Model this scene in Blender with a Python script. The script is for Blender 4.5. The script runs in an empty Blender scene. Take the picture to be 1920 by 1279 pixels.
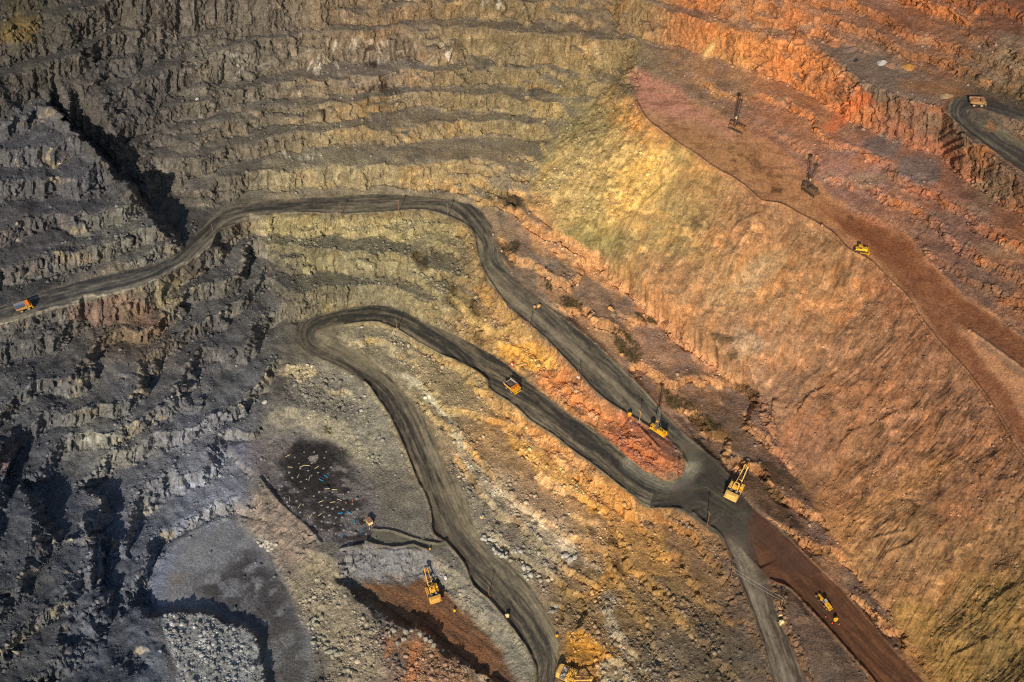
import bpy, bmesh, math, random, time
import numpy as np
from mathutils import Vector, Matrix
from mathutils.geometry import delaunay_2d_cdt
T0 = time.time()
random.seed(7)
rng = np.random.default_rng(11)
SC = bpy.context.scene
COL = SC.collection
F32 = np.float32

# ------------------------------------------------------------------ camera model (survey of the pit was traced on an aerial photo)
IW, IH = 1920.0, 1279.0
CX, CY = IW/2, IH/2
FPX = 2100.0
DEP = math.radians(45.0)
CAMZ = 530.0
SD, CD = math.sin(DEP), math.cos(DEP)

def ray_to_world(u, v, z):
    """point of the horizontal plane z that the survey pixel (u,v) looks at"""
    a = (u-CX)/FPX
    b = (CY-v)/FPX
    t = (CAMZ-z)/(SD-CD*b)
    return a*t, t*(CD+SD*b), z

# ------------------------------------------------------------------ survey lines: (u, v, height in metres)
ROAD1_C = [(-200,640,93),(-60,615,92),(0,592,90),(150,552,86),(300,510,82),(380,445,79),(450,400,77),(640,386,75),(780,381,73),(850,388,71),(905,450,68),(915,500,66),(980,560,62),(1060,630,58),(1150,710,53),(1230,790,48),(1310,860,45),(1340,920,43)]
ROAD1_F = [(-200,630),(-60,600),(0,578),(60,557),(118,537),(202,514),(279,497),(329,479),(357,455),(380,426),(403,401),(447,384),(520,375),(600,371),(700,366),(781,367),(848,375),(885,385),(905,402),(921,430),(932,468),(947,502),(979,538),(1026,575),(1087,619),(1138,663),(1191,714),(1239,767),(1279,809),(1330,853),(1364,887)]
ROAD1_N = [(-200,665),(-60,632),(0,612),(52,596),(151,568),(229,549),(302,519),(350,496),(392,465),(408,436),(434,424),(490,408),(556,400),(640,402),(707,399),(788,394),(829,402),(870,420),(889,440),(895,477),(908,511),(927,541),(956,579),(1003,617),(1040,653),(1087,702),(1128,744),(1166,770),(1210,796),(1248,819),(1275,845),(1287,868)]
ROAD2_C = [(1340,920,43),(1220,920,42),(1130,850,39),(1000,755,35),(900,700,32),(820,640,29),(720,590,26),(600,606,24),(585,640,23),(660,680,20),(740,750,16),(790,850,11),(830,950,7),(870,1020,4),(940,1090,1),(1000,1170,-2),(1030,1240,-4),(1025,1300,-6),(1020,1460,-12)]
ROAD2_O = [(1288,885),(1265,903),(1240,899),(1202,878),(1163,845),(1117,808),(1077,783),(1037,753),(990,716),(953,686),(902,655),(855,629),(805,607),(761,586),(717,573),(674,574),(640,580),(605,590),(569,603),(558,626),(560,646),(578,662),(614,678),(640,689),(684,715),(707,745),(731,780),(751,822),(767,862),(785,905),(801,934),(809,968),(813,1000),(838,1018),(870,1056),(888,1098),(918,1124),(951,1164),(975,1196),(996,1230),(1006,1279),(985,1460)]
ROAD2_I = [(1327,984),(1277,955),(1217,953),(1183,928),(1152,904),(1110,870),(1080,850),(1037,816),(997,792),(962,759),(920,732),(911,709),(868,681),(819,663),(775,637),(747,620),(717,606),(684,604),(640,611),(628,620),(640,645),(673,657),(704,683),(734,713),(767,750),(795,786),(817,824),(827,856),(840,886),(867,927),(885,974),(896,1002),(915,1033),(955,1059),(986,1089),(1011,1127),(1031,1165),(1046,1202),(1043,1279),(1060,1460)]
ROAD4_C = [(1340,920,43),(1420,1010,40),(1470,1060,38),(1545,1140,34),(1620,1220,30),(1700,1300,26),(1820,1460,20)]
ROAD4_R = [(1364,887),(1411,952),(1454,988),(1505,1037),(1545,1075),(1592,1122),(1642,1180),(1693,1239),(1750,1300),(1900,1460)]
ROAD4_L = [(1370,1010),(1420,1060),(1446,1088),(1481,1102),(1521,1143),(1564,1190),(1605,1237),(1650,1290),(1770,1460)]
ROAD5_C = [(1340,920,43),(1370,1000,41),(1410,1080,37),(1440,1170,32),(1480,1279,27),(1530,1460,20)]
ROAD5_R = [(1400,960),(1420,1050),(1444,1094),(1455,1152),(1478,1200),(1502,1252),(1520,1310),(1570,1460)]
ROAD5_L = [(1300,960),(1327,984),(1350,1001),(1370,1044),(1391,1098),(1411,1146),(1431,1205),(1448,1277),(1490,1460)]
JUNC = [(1280,845),(1330,853),(1364,887),(1411,954),(1400,1010),(1340,1000),(1277,955),(1217,953),(1238,900),(1266,905),(1287,888)]
LANE_U = [(700,992),(735,995),(775,1008),(815,1018),(836,1015)]
LANE_D = [(690,1018),(730,1024),(790,1026),(842,1024)]
LANE_C = [(700,1004,6),(770,1015,5.5),(840,1020,5)]
RH_O = [(1990,378),(1920,324),(1885,299),(1835,262),(1794,229),(1778,207),(1784,188),(1811,181),(1851,185),(1920,208),(2000,240)]
RH_I = [(1990,330),(1920,269),(1880,243),(1845,250),(1822,230),(1813,217),(1822,206),(1851,206),(1920,229),(2000,262)]
RH_C = [(1990,355,168),(1920,300,172),(1860,262,176),(1805,215,180),(1830,193,181),(1920,218,183),(2000,250,185)]
# upper drilling bench
BENCH_N = [(1193,190,143),(1203,210,142.5),(1213,225,142),(1240,246,141),(1280,276,140),(1307,292,139.5),(1340,316,139),(1377,336,138),(1411,362,137),(1428,377,136.5),(1465,383,136),(1498,402,135),(1540,424,134),(1565,440,133),(1589,467,132),(1630,488,131),(1666,524,129.5),(1700,555,128.5),(1724,595,127),(1764,645,125.5),(1804,686,124),(1831,720,123),(1861,761,122),(1892,810,121),(1915,847,120),(1980,930,117),(2120,1080,110)]
BENCH_F = [(1205,145,144),(1245,165,143.5),(1300,190,142.5),(1367,228,141.5),(1441,264,140),(1508,318,138.5),(1572,375,136),(1633,420,133.5),(1697,440,132),(1740,490,131),(1790,540,129),(1831,568,127.5),(1878,604,126),(1925,640,124.5),(2120,780,118)]
BERMS = [  # back wall: outer edge of each berm then inner edge (toe of the next face)
 ([(372,405,81),(403,385,80),(450,368,79),(520,358,79),(600,352,78),(700,350,77),(800,352,76),(870,362,75),(930,385,75),(985,395,79)],None),
 ([(350,340,92),(400,345,91),(437,343,91),(520,333,91),(600,322,91),(640,322,91),(700,312,91),(800,312,91),(900,306,91),(1000,318,90)],
  [(360,326,92),(400,333,92),(437,328,92),(520,318,92),(600,305,92),(640,305,92),(700,296,92),(800,296,92),(900,292,92),(985,300,92)]),
 ([(290,300,104),(330,300,104),(370,297,104),(437,280,103),(500,264,103),(538,255,103),(600,247,103),(660,243,103),(740,236,103),(840,231,103),(940,229,103),(1035,238,103)],
  [(300,285,105),(370,283,105),(437,265,104),(538,240,104),(640,226,104),(740,218,104),(840,210,104),(940,212,104),(1030,222,104)]),
 ([(215,282,115),(286,258,114),(336,248,114),(437,224,114),(504,208,114),(580,199,114),(640,193,114),(740,182,114),(840,178,114),(940,180,114),(1040,190,114),(1095,197,115)],
  [(240,258,115.5),(286,245,115),(336,234,115),(437,210,115),(504,194,115),(640,178,115),(740,168,115),(840,165,115),(940,163,115),(1040,176,116),(1090,185,117)]),
 ([(200,250,127),(270,232,126),(319,208,126),(380,192,126),(413,175,126),(504,163,125),(580,150,125),(640,146,125),(720,138,125),(800,134,125),(900,130,125),(1000,132,126),(1100,142,127),(1150,150,128)],
  [(215,238,128),(270,218,127),(319,194,127),(380,178,127),(413,161,127),(504,146,126),(580,132,126),(640,127,126),(720,119,126),(800,118,126),(900,118,126),(1000,122,127),(1100,128,129),(1155,135,130)]),
 ([(105,235,147),(140,215,147),(181,192,147),(218,166,147),(303,139,147),(386,109,147),(437,92,147),(504,78,147),(580,66,146),(640,60,146),(740,54,146),(842,52,146),(940,58,147),(1043,66,147),(1120,72,148),(1195,82,149),(1280,112,149),(1314,126,149),(1380,143,150),(1441,165,150),(1500,190,150.5),(1560,228,151),(1599,248,151),(1650,280,151),(1720,312,151),(1800,362,151),(1870,410,151),(1930,450,150),(2120,560,148)],
  [(181,180,148),(218,152,148),(303,124,148),(386,96,148),(437,80,148),(504,66,148),(580,54,147),(640,48,147),(740,44,147),(842,38,147),(943,36,147.5),(1043,50,148),(1120,58,149),(1195,66,150),(1288,92,150),(1322,106,150),(1388,124,151),(1449,148,151),(1508,172,151.5),(1570,208,152),(1609,230,152),(1662,260,152),(1735,285,152),(1812,335,152),(1882,385,152),(1940,425,151)]),
 ([(70,180,157),(134,156,157),(215,120,157),(336,80,157),(400,62,157),(500,42,157),(640,25,157),(740,18,157),(900,14,158),(1050,0,160),(1150,-12,163)],
  [(60,172,158),(134,143,158),(215,108,158),(336,68,158),(400,50,158),(500,30,158),(640,13,158),(740,6,158),(900,0,159),(1050,-14,161)]),
 ([(-200,225,171),(-100,190,171),(0,152,171),(101,118,171),(168,95,171),(235,67,171),(320,45,171),(403,27,171),(520,8,171),(640,-12,172),(900,-30,173),(1100,-30,173),(1210,8,172),(1280,28,172),(1313,42,172),(1400,62,174),(1470,72,175),(1515,84,176),(1560,118,177),(1583,134,177),(1640,185,178),(1700,200,178.5),(1750,222,179),(1790,262,178),(1850,310,175),(1920,352,171),(2000,400,167)],
  [(-100,165,172),(0,132,172),(101,100,172),(168,78,172),(235,50,172),(320,28,172),(403,10,172),(520,-10,172),(640,-28,173),(1100,-48,174),(1215,-6,173),(1285,14,173),(1320,28,173),(1410,48,175),(1480,60,176),(1515,72,177),(1580,82,178),(1650,104,179),(1720,132,180),(1790,152,181),(1850,166,182),(1920,190,184),(2000,222,186)]),
 ([(-200,110,190),(0,62,190),(70,35,190),(150,20,190),(250,2,190),(400,-30,191),(900,-80,192),(1250,-60,192),(1500,0,193),(1560,4,193),(1616,12,194),(1680,28,195),(1734,42,196),(1800,58,198),(1852,76,199),(1920,104,200),(2050,150,202)],
  [(-200,85,191),(0,42,191),(70,18,191),(150,2,191),(250,-15,191),(900,-100,193),(1500,-14,194),(1616,-4,195),(1690,12,196),(1745,28,197),(1852,56,200),(1925,82,202)]),
]
def spline(line, k=5):
    """a smooth curve through the survey points"""
    out = []; n = len(line)
    for i in range(n-1):
        p0, p1, p2, p3 = line[max(0, i-1)], line[i], line[i+1], line[min(n-1, i+2)]
        for q in range(k):
            t = q/k
            out.append(tuple(0.5*(2*b+(c-a)*t+(2*a-5*b+4*c-e)*t*t+(3*b-a-3*c+e)*t**3) for a, b, c, e in zip(p0, p1, p2, p3)))
    out.append(tuple(line[-1]))
    return out
ROAD1_F_RAW, ROAD1_N_RAW, ROAD2_O_RAW, ROAD2_I_RAW = ROAD1_F, ROAD1_N, ROAD2_O, ROAD2_I
ROAD1_F, ROAD1_N, ROAD2_O, ROAD2_I = spline(ROAD1_F), spline(ROAD1_N), spline(ROAD2_O), spline(ROAD2_I)
ROAD4_R, ROAD4_L, ROAD5_R, ROAD5_L, RH_O, RH_I = spline(ROAD4_R), spline(ROAD4_L), spline(ROAD5_R), spline(ROAD5_L), spline(RH_O), spline(RH_I)
LANE_U, LANE_D = spline(LANE_U), spline(LANE_D)
ROAD1_C, ROAD2_C, ROAD4_C, ROAD5_C, RH_C = spline(ROAD1_C), spline(ROAD2_C), spline(ROAD4_C), spline(ROAD5_C), spline(RH_C)
BENCH_N, BENCH_F = spline(BENCH_N, 4), spline(BENCH_F, 4)
BERMS = [(spline(a, 4), spline(b, 4) if b else None) for a, b in BERMS]
PTS = []            # (u,v,z,priority)
def road_z(C, u, v):
    best = None
    for (a, b) in zip(C[:-1], C[1:]):
        ax, ay, az = a; bx, by, bz = b
        dx, dy = bx-ax, by-ay
        t = max(0, min(1, ((u-ax)*dx+(v-ay)*dy)/(dx*dx+dy*dy)))
        d = (ax+t*dx-u)**2+(ay+t*dy-v)**2
        if best is None or d < best[0]:
            best = (d, az+t*(bz-az))
    return best[1]
def dens(line, step=7.0):
    out = []
    for a, b in zip(line[:-1], line[1:]):
        n = max(1, int(math.hypot(b[0]-a[0], b[1]-a[1])/step))
        for i in range(n):
            t = i/n
            out.append(tuple(x+(y-x)*t for x, y in zip(a, b)))
    out.append(tuple(line[-1]))
    return out
def add_line(line, pr=1):
    for p in dens(line): PTS.append((p[0], p[1], p[2], pr))
def road_pts(C, edges):
    for E in edges:
        for p in dens(E): PTS.append((p[0], p[1], road_z(C, p[0], p[1]), 0))
    add_line(C, 0)
road_pts(ROAD1_C, (ROAD1_F, ROAD1_N))
road_pts(ROAD2_C, (ROAD2_O, ROAD2_I))
road_pts(ROAD4_C, (ROAD4_R, ROAD4_L))
road_pts(ROAD5_C, (ROAD5_R, ROAD5_L))
road_pts(LANE_C, (LANE_U, LANE_D))
road_pts(RH_C, (RH_O, RH_I))
add_line(BENCH_N); add_line(BENCH_F)
for a, b in BERMS:
    add_line(a)
    if b: add_line(b)
L = add_line
# mound island between the two legs of the hairpin
L([(1170,800,45),(1190,803,48.5),(1215,812,49),(1240,826,49),(1258,840,49)])
L([(1190,826,47),(1215,846,48),(1238,862,48),(1262,868,48)])
L([(1080,725,50),(1110,752,49),(1145,775,47)])
L([(400,318,93.5),(437,305,93.5),(538,285,93.5),(640,274,93.5),(740,267,93.5),(840,263,93.5),(940,261,93.5),(1020,270,92.5)])
# inner wall, road 1 down to the hairpin
L([(470,440,62),(560,450,61),(640,455,60),(720,455,60),(800,462,58),(850,490,56),(880,530,53),(910,575,49),(950,620,46),(990,655,45)])
L([(470,462,61),(560,472,60),(640,478,59),(720,478,59),(790,490,57),(830,520,54),(860,555,51),(890,595,47),(930,640,43)])
L([(490,505,47),(560,512,46),(640,512,45),(720,515,45),(775,540,43),(815,575,40),(850,605,37)])
L([(490,530,46),(560,540,45),(640,540,44),(700,543,43),(740,556,41),(785,583,38)])
L([(500,560,38),(520,620,28),(530,660,23)])
L([(430,470,68),(440,520,58),(450,580,46),(455,640,36),(450,690,30)])
# strip between road 2 and road 3
L([(640,631,23.2),(690,642,23)])
L([(760,640,24),(830,690,23),(890,745,23),(950,795,23),(1010,840,24),(1070,893,25),(1130,942,26),(1180,978,28)])
L([(720,655,23),(790,720,21.5),(840,790,20),(890,850,18),(950,920,17),(1020,990,16),(1080,1050,15)])
L([(775,750,15.5),(810,795,13.5),(832,830,11.5),(880,915,8.5),(915,985,6),(970,1045,3),(1020,1090,1),(1050,1150,-1.5)])
L([(1060,905,21.5),(1110,965,21),(1150,1015,21)])
# lower middle slope
L([(1230,985,33),(1290,1008,35),(1340,1080,33),(1378,1170,29),(1405,1279,24),(1440,1460,18)])
L([(1130,1060,15),(1180,1150,14.5),(1230,1250,14),(1260,1440,10)])
L([(1133,1112,12),(1145,1150,12),(1175,1200,12),(1210,1245,11.5)])
L([(1120,1118,9),(1128,1158,8),(1155,1205,8),(1185,1250,7)])
L([(1060,1215,0),(1100,1240,-1),(1135,1279,-2),(1140,1440,-6)])
L([(1055,1250,-3.5),(1110,1279,-4),(1100,1440,-8)])
L([(1075,1180,4),(1110,1210,4)])
# west of road 3: hill, blast bench
L([(545,664,22),(600,684,20.5),(640,700,19),(675,725,17.5),(705,760,15),(728,800,13),(745,850,10),(762,885,8.5)])
L([(520,700,20),(560,720,17),(600,724,16),(640,740,14),(670,770,13)])
L([(500,740,17),(540,765,15.5),(590,768,15),(640,790,12),(690,840,9),(720,880,7.5)])
L([(430,830,10),(480,825,8.5),(550,825,7.5),(620,835,7.5),(680,895,6.8),(740,930,7.5),(785,960,7.5),(800,1000,6.2)])
L([(495,900,6.5),(525,947,6.2),(584,996,6),(592,1028,5.5),(632,1056,5.2)])
L([(560,900,6.2),(620,930,6.2),(650,990,6),(640,1015,6)])
# pit floor
FLOOR = [(322,1030),(369,1000),(440,972),(470,1000),(505,1035),(530,1100),(555,1150),(590,1200),(575,1290),(560,1460),(500,1460),(500,1260),(490,1205),(470,1180),(436,1160),(386,1145),(335,1140),(298,1144),(282,1100)]
L([(u,v,-8.0) for u,v in FLOOR])
L([(400,1080,-8),(480,1120,-8),(540,1240,-8)])
L([(446,950,4),(493,907,6.3)])
L([(440,962,-5),(478,985,-7)])
# rubble pile on the floor
L([(301,1154,-2),(335,1149,-2),(386,1154,-2),(436,1170,-2.2),(468,1190,-2.4),(484,1214,-2.8),(492,1256,-3),(495,1440,-4)])
L([(320,1190,-1.5),(400,1200,-1.5),(450,1250,-2),(400,1279,-1.5),(400,1440,-2)])
# slope of boulders east of the floor
L([(600,1070,0),(640,1130,-1),(650,1180,-3),(690,1240,-2),(720,1279,-2),(740,1440,-4)])
L([(560,1110,-6),(590,1150,-7),(615,1200,-7.3),(650,1250,-7.5),(660,1440,-9)])
# shovel bay
L([(640,1040,5.2),(690,1024,6),(737,1032,6.2),(774,1025,6.2),(801,1039,5.2)])
L([(650,1080,-4),(700,1086,-5),(750,1090,-6),(785,1078,-5)])
L([(814,1052,4.6),(840,1066,3.8),(875,1086,2.6),(915,1136,0.6),(975,1193,-1.4),(996,1245,-3.2),(1000,1440,-11)])
L([(832,1100,-5),(870,1150,-6.5),(930,1210,-7),(975,1279,-8),(960,1440,-13)])
L([(690,1110,-6),(760,1150,-6.2),(850,1195,-6.6),(920,1245,-7.5),(940,1440,-13)])
L([(640,1097,0.5),(684,1137,1.2),(700,1153,1.5),(741,1176,1.4),(784,1184,1),(841,1228,-0.4),(892,1255,-1.4),(932,1279,-2.5),(930,1440,-8)])
L([(646,1090,-4.6),(695,1128,-6),(745,1164,-6.2),(790,1174,-6.3),(848,1218,-6.7),(898,1246,-7.3),(938,1270,-8)])
# strip of ledges right of road 1
L([(960,385,75),(985,393,80),(1020,425,81),(1062,445,81),(1112,475,80),(1147,505,79),(1185,540,77),(1220,580,75),(1262,602,73),(1302,642,71),(1352,690,68),(1402,722,65),(1435,740,63)])
L([(958,425,71),(1000,458,70),(1060,484,68.5),(1120,516,66.5),(1180,556,64),(1230,600,61),(1290,658,57.5),(1340,704,54.5),(1400,744,52.5)])
L([(985,488,69.5),(1050,528,67),(1100,576,63.5),(1150,616,61),(1200,660,58),(1250,710,55),(1310,760,52),(1370,812,50)])
L([(995,515,64),(1060,560,61.5),(1110,606,58),(1160,650,55),(1205,696,52),(1255,745,49.5),(1312,795,47)])
L([(1400,850,50),(1450,900,49),(1520,960,46),(1560,1000,45),(1600,1060,42),(1660,1130,38),(1740,1220,33),(1860,1380,28)])
L([(1430,930,44),(1500,1000,42),(1555,1055,40),(1610,1110,36.5),(1680,1190,32)])
L([(1395,800,54),(1440,835,54),(1500,870,53),(1540,900,51)])
L([(1390,840,50),(1400,880,47),(1420,925,44)])
# berm island between the two lower roads
L([(1462,1112,39.5),(1495,1135,38),(1520,1170,36),(1560,1230,33),(1600,1300,30),(1650,1440,24)])
L([(1470,1150,37),(1500,1215,34),(1530,1290,29)])
# toe of the big spoil slope, fan above it
L([(1150,150,128.5),(1100,200,114.5),(1045,250,102.5),(1010,315,90.5),(985,375,80)])
L([(1440,770,62),(1455,800,60),(1500,850,56),(1560,930,50)])
# island on the high bench
L([(1818,618,127.5),(1850,640,127.8),(1900,676,126.5),(1940,705,125)])
# west mass above road 1 and its ridge
L([(67,168,156),(87,203,152),(112,214,150),(134,240,147),(181,284,138),(202,311,129),(216,332,113),(226,345,115),(240,360,122),(258,382,117),(272,394,104),(282,401,108),(300,430,104),(322,458,90)])
L([(104,206,142),(140,240,128),(170,268,119),(205,300,106),(238,340,97),(262,368,92),(300,405,86),(340,440,81)])
L([(-200,300,140),(0,270,142),(60,260,142),(110,280,137)])
L([(-200,380,128),(0,350,125),(80,345,124),(150,360,120)])
L([(0,395,114),(90,400,111),(180,410,108)])
L([(0,420,111),(90,420,109),(200,440,103)])
L([(-200,520,105),(0,490,102),(100,480,99),(200,470,98),(280,470,91)])
L([(0,530,95),(100,515,92)])
L([(262,300,106),(276,340,99),(262,352,96)])
L([(300,330,93),(320,355,87),(345,390,82)])
# west wall below road 1
L([(-200,700,80),(0,650,78),(60,640,76),(150,605,72),(230,600,70),(310,570,68),(380,520,66)])
L([(0,680,70),(100,660,67),(190,640,62),(270,640,57),(350,600,52)])
L([(-200,780,66),(0,750,63),(50,733,62.5),(110,715,62),(175,692,58),(238,686,52),(280,665,49)])
L([(-200,765,69),(0,735,65),(60,715,64.5),(115,700,63.5)])
L([(-30,900,52),(0,870,59),(23,808,57),(88,793,51),(150,773,49.5),(200,762,48),(240,766,45),(280,740,42),(320,700,40),(380,660,36)])
L([(0,815,54),(25,795,53),(88,778,52),(150,758,51),(200,745,49.5)])
L([(0,905,44),(30,868,37),(60,838,38),(125,826,39.5),(188,808,38.5),(225,792,38),(275,782,36),(330,740,33),(400,712,29)])
L([(60,880,34),(110,858,32),(150,850,31),(200,842,30.5),(240,832,30),(313,814,29.5),(363,802,28),(405,790,25),(450,772,21),(480,740,19)])
L([(205,828,32),(240,818,31.5),(313,800,31),(363,785,29.5),(400,775,27)])
L([(140,880,25),(213,864,22),(270,860,20.5),(320,840,20),(380,820,17),(430,800,14)])
L([(135,920,23),(180,915,18),(220,914,15.5),(250,924,13.5),(275,906,13.5),(325,882,13),(360,875,12.5),(400,860,11)])
L([(225,990,12),(232,960,12.5),(245,940,12.5)])
L([(262,1002,5),(300,958,5),(325,942,5),(375,926,5),(420,905,6)])
L([(300,975,4),(335,955,4),(385,938,4)])
L([(228,1010,12),(236,1040,9),(250,1070,6)])
# shadowed basin and spurs of the lower left
L([(0,940,44),(40,945,42),(80,975,38),(110,1010,33),(130,1040,28)])
L([(30,905,33),(70,915,31),(110,940,29),(140,970,27)])
L([(100,890,29),(130,905,27)])
L([(-200,1000,52),(0,1000,44),(30,1010,40)])
L([(160,975,33),(166,1000,33),(168,1040,31),(171,1062,27),(161,1096,20),(140,1121,20.5),(113,1141,21),(83,1169,21.5),(33,1206,22),(0,1226,22.5),(-200,1330,26)])
L([(150,1040,24),(145,1090,22),(100,1130,23.5),(50,1170,25),(0,1200,27)])
L([(60,1060,34),(30,1120,33),(0,1150,34)])
L([(192,1000,9),(196,1050,6),(190,1090,6),(185,1110,8.5)])
L([(222,1090,2),(240,1080,1)])
L([(180,1160,8.5),(195,1120,8.5),(205,1140,7.5),(200,1170,6.5)])
L([(120,1165,13),(150,1150,10),(60,1215,13)])
L([(182,1193,8),(176,1203,8.2),(126,1237,9),(52,1263,10),(-60,1330,12)])
L([(225,1190,-3),(210,1210,-3),(160,1245,0),(120,1275,2)])
L([(248,1145,2.5),(262,1170,1),(275,1195,-1),(290,1230,-2)])
L([(225,1150,-3),(275,1130,-7),(230,1110,-3)])
L([(260,1230,-4),(300,1270,-3.5)])
# outside the picture
for p in [(-200,1440,30),(100,1440,10),(300,1440,-4),(1260,1440,11),(2120,1440,72),(2120,1250,88),(2120,700,124),(2120,600,140),(2120,400,160),(2120,300,175),(2120,100,203),
          (2120,-160,245),(1700,-160,232),(1300,-160,222),(900,-160,214),(500,-160,222),(100,-160,232),(-200,-160,240),(-200,0,208),(-200,450,115),(-200,1120,45),(-200,1220,35),(1970,1300,70),(2000,1200,85)]:
    PTS.append((p[0], p[1], p[2], 2))

# ------------------------------------------------------------------ triangulated survey -> height grid
G = 1.25
U0, U1, V0, V1 = -190.0, 2110.0, -150.0, 1430.0
us = np.arange(U0, U1, G); vs = np.arange(V0, V1, G)
NU, NV = len(us), len(vs)
UU, VV = np.meshgrid(us, vs)
cell = {}
keep = []
for p in sorted(PTS, key=lambda q: q[3]):
    k = (int(p[0]//5), int(p[1]//5))
    clash = False
    for i in (-1, 0, 1):
        for j in (-1, 0, 1):
            for q in cell.get((k[0]+i, k[1]+j), ()):
                if (q[0]-p[0])**2+(q[1]-p[1])**2 < 16:
                    clash = True
    if not clash:
        cell.setdefault(k, []).append(p); keep.append(p)
P2 = [Vector((p[0], p[1])) for p in keep]
PZ = np.array([p[2] for p in keep])
res = delaunay_2d_cdt(P2, [], [], 0, 1e-4)
vz = np.array([PZ[o[0]] if o else 0 for o in res[3]])
vxy = np.array([(p.x, p.y) for p in res[0]])
Z = np.full((NV, NU), np.nan)
for f in res[2]:
    a, b, c = f[0], f[1], f[2]
    (x0, y0), (x1, y1), (x2, y2) = vxy[a], vxy[b], vxy[c]
    i0 = max(0, int((min(x0, x1, x2)-U0)/G)); i1 = min(NU-1, int((max(x0, x1, x2)-U0)/G)+1)
    j0 = max(0, int((min(y0, y1, y2)-V0)/G)); j1 = min(NV-1, int((max(y0, y1, y2)-V0)/G)+1)
    if i1 < i0 or j1 < j0: continue
    d = (y1-y2)*(x0-x2)+(x2-x1)*(y0-y2)
    if abs(d) < 1e-9: continue
    gx = UU[j0:j1+1, i0:i1+1]; gy = VV[j0:j1+1, i0:i1+1]
    w0 = ((y1-y2)*(gx-x2)+(x2-x1)*(gy-y2))/d
    w1 = ((y2-y0)*(gx-x2)+(x0-x2)*(gy-y2))/d
    w2 = 1-w0-w1
    m = (w0 >= -1e-6) & (w1 >= -1e-6) & (w2 >= -1e-6)
    sub = Z[j0:j1+1, i0:i1+1]
    sub[m] = (w0*vz[a]+w1*vz[b]+w2*vz[c])[m]
bad = np.isnan(Z)
if bad.any():
    for j in range(NV):
        r = Z[j]; n = np.isnan(r)
        if n.all(): continue
        r[n] = np.interp(np.flatnonzero(n), np.flatnonzero(~n), r[~n])
print('TIN', len(keep), len(res[2]), bad.sum(), round(time.time()-T0, 1))

def box1(a, r, axis):
    if r < 1: return a
    pad = [(0, 0), (0, 0)]; pad[axis] = (r+1, r)
    c = np.cumsum(np.pad(a, pad, mode='edge'), axis=axis, dtype=np.float64)
    n = a.shape[axis]
    if axis == 0: return (c[2*r+1:2*r+1+n]-c[:n])/(2*r+1)
    return (c[:, 2*r+1:2*r+1+n]-c[:, :n])/(2*r+1)
def blur(a, r, it=2):
    for _ in range(it):
        a = box1(box1(a, r, 0), r, 1)
    return a
def sstep(a, b, x):
    t = np.clip((x-a)/(b-a), 0, 1)
    return t*t*(3-2*t)
RT = [rng.random((512, 512)).astype(F32) for _ in range(6)]
def vnoise(x, y, seed=0):
    R = RT[seed % 6]; o = seed*37
    x = x.astype(F32); y = y.astype(F32)
    xi = np.floor(x); yi = np.floor(y)
    fx = x-xi; fy = y-yi
    fx = fx*fx*(3-2*fx); fy = fy*fy*(3-2*fy)
    xi = (xi.astype(np.int32)+o) & 511; yi = (yi.astype(np.int32)+o*3) & 511
    x1 = (xi+1) & 511; y1 = (yi+1) & 511
    return (R[yi, xi]*(1-fx)+R[yi, x1]*fx)*(1-fy)+(R[y1, xi]*(1-fx)+R[y1, x1]*fx)*fy
def fbm(x, y, octs=4, seed=0, gain=0.5):
    s = 0; a = 1.0; t = 0
    for k in range(octs):
        s = s+a*(vnoise(x, y, seed+k)-0.5); t += a
        x = x*2.03+13.7; y = y*2.03+7.1; a *= gain
    return s/t*2          # about -1..1
def worley(x, y, seed=0):
    """cell distance F1, F2-F1 and a random value per cell"""
    A, B, Cc = RT[seed % 6], RT[(seed+1) % 6], RT[(seed+2) % 6]
    xi = np.floor(x).astype(np.int32); yi = np.floor(y).astype(np.int32)
    f1 = np.full(x.shape, 9, F32); f2 = np.full(x.shape, 9, F32); idv = np.zeros(x.shape, F32); tl = np.zeros(x.shape, F32)
    for j in (-1, 0, 1):
        for i in (-1, 0, 1):
            cx = xi+i; cy = yi+j
            a = cx & 511; b = cy & 511
            px = cx+A[b, a]; py = cy+B[b, a]
            d = ((px-x)**2+(py-y)**2).astype(F32)
            n = d < f1
            f2 = np.where(n, f1, np.minimum(f2, d))
            idv = np.where(n, Cc[b, a], idv)
            tl = np.where(n, ((px-x)*(A[a, b]-0.5)+(py-y)*(B[a, b]-0.5)), tl)
            f1 = np.where(n, d, f1)
    return np.sqrt(f1), np.sqrt(f2)-np.sqrt(f1), idv, tl.astype(F32)
WU = (vnoise(UU/17, VV/17, 3)-0.5)*9+(vnoise(UU/6, VV/6, 4)-0.5)*5
WV = (vnoise(UU/17+50, VV/17, 5)-0.5)*9+(vnoise(UU/6, VV/6+80, 2)-0.5)*5
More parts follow.
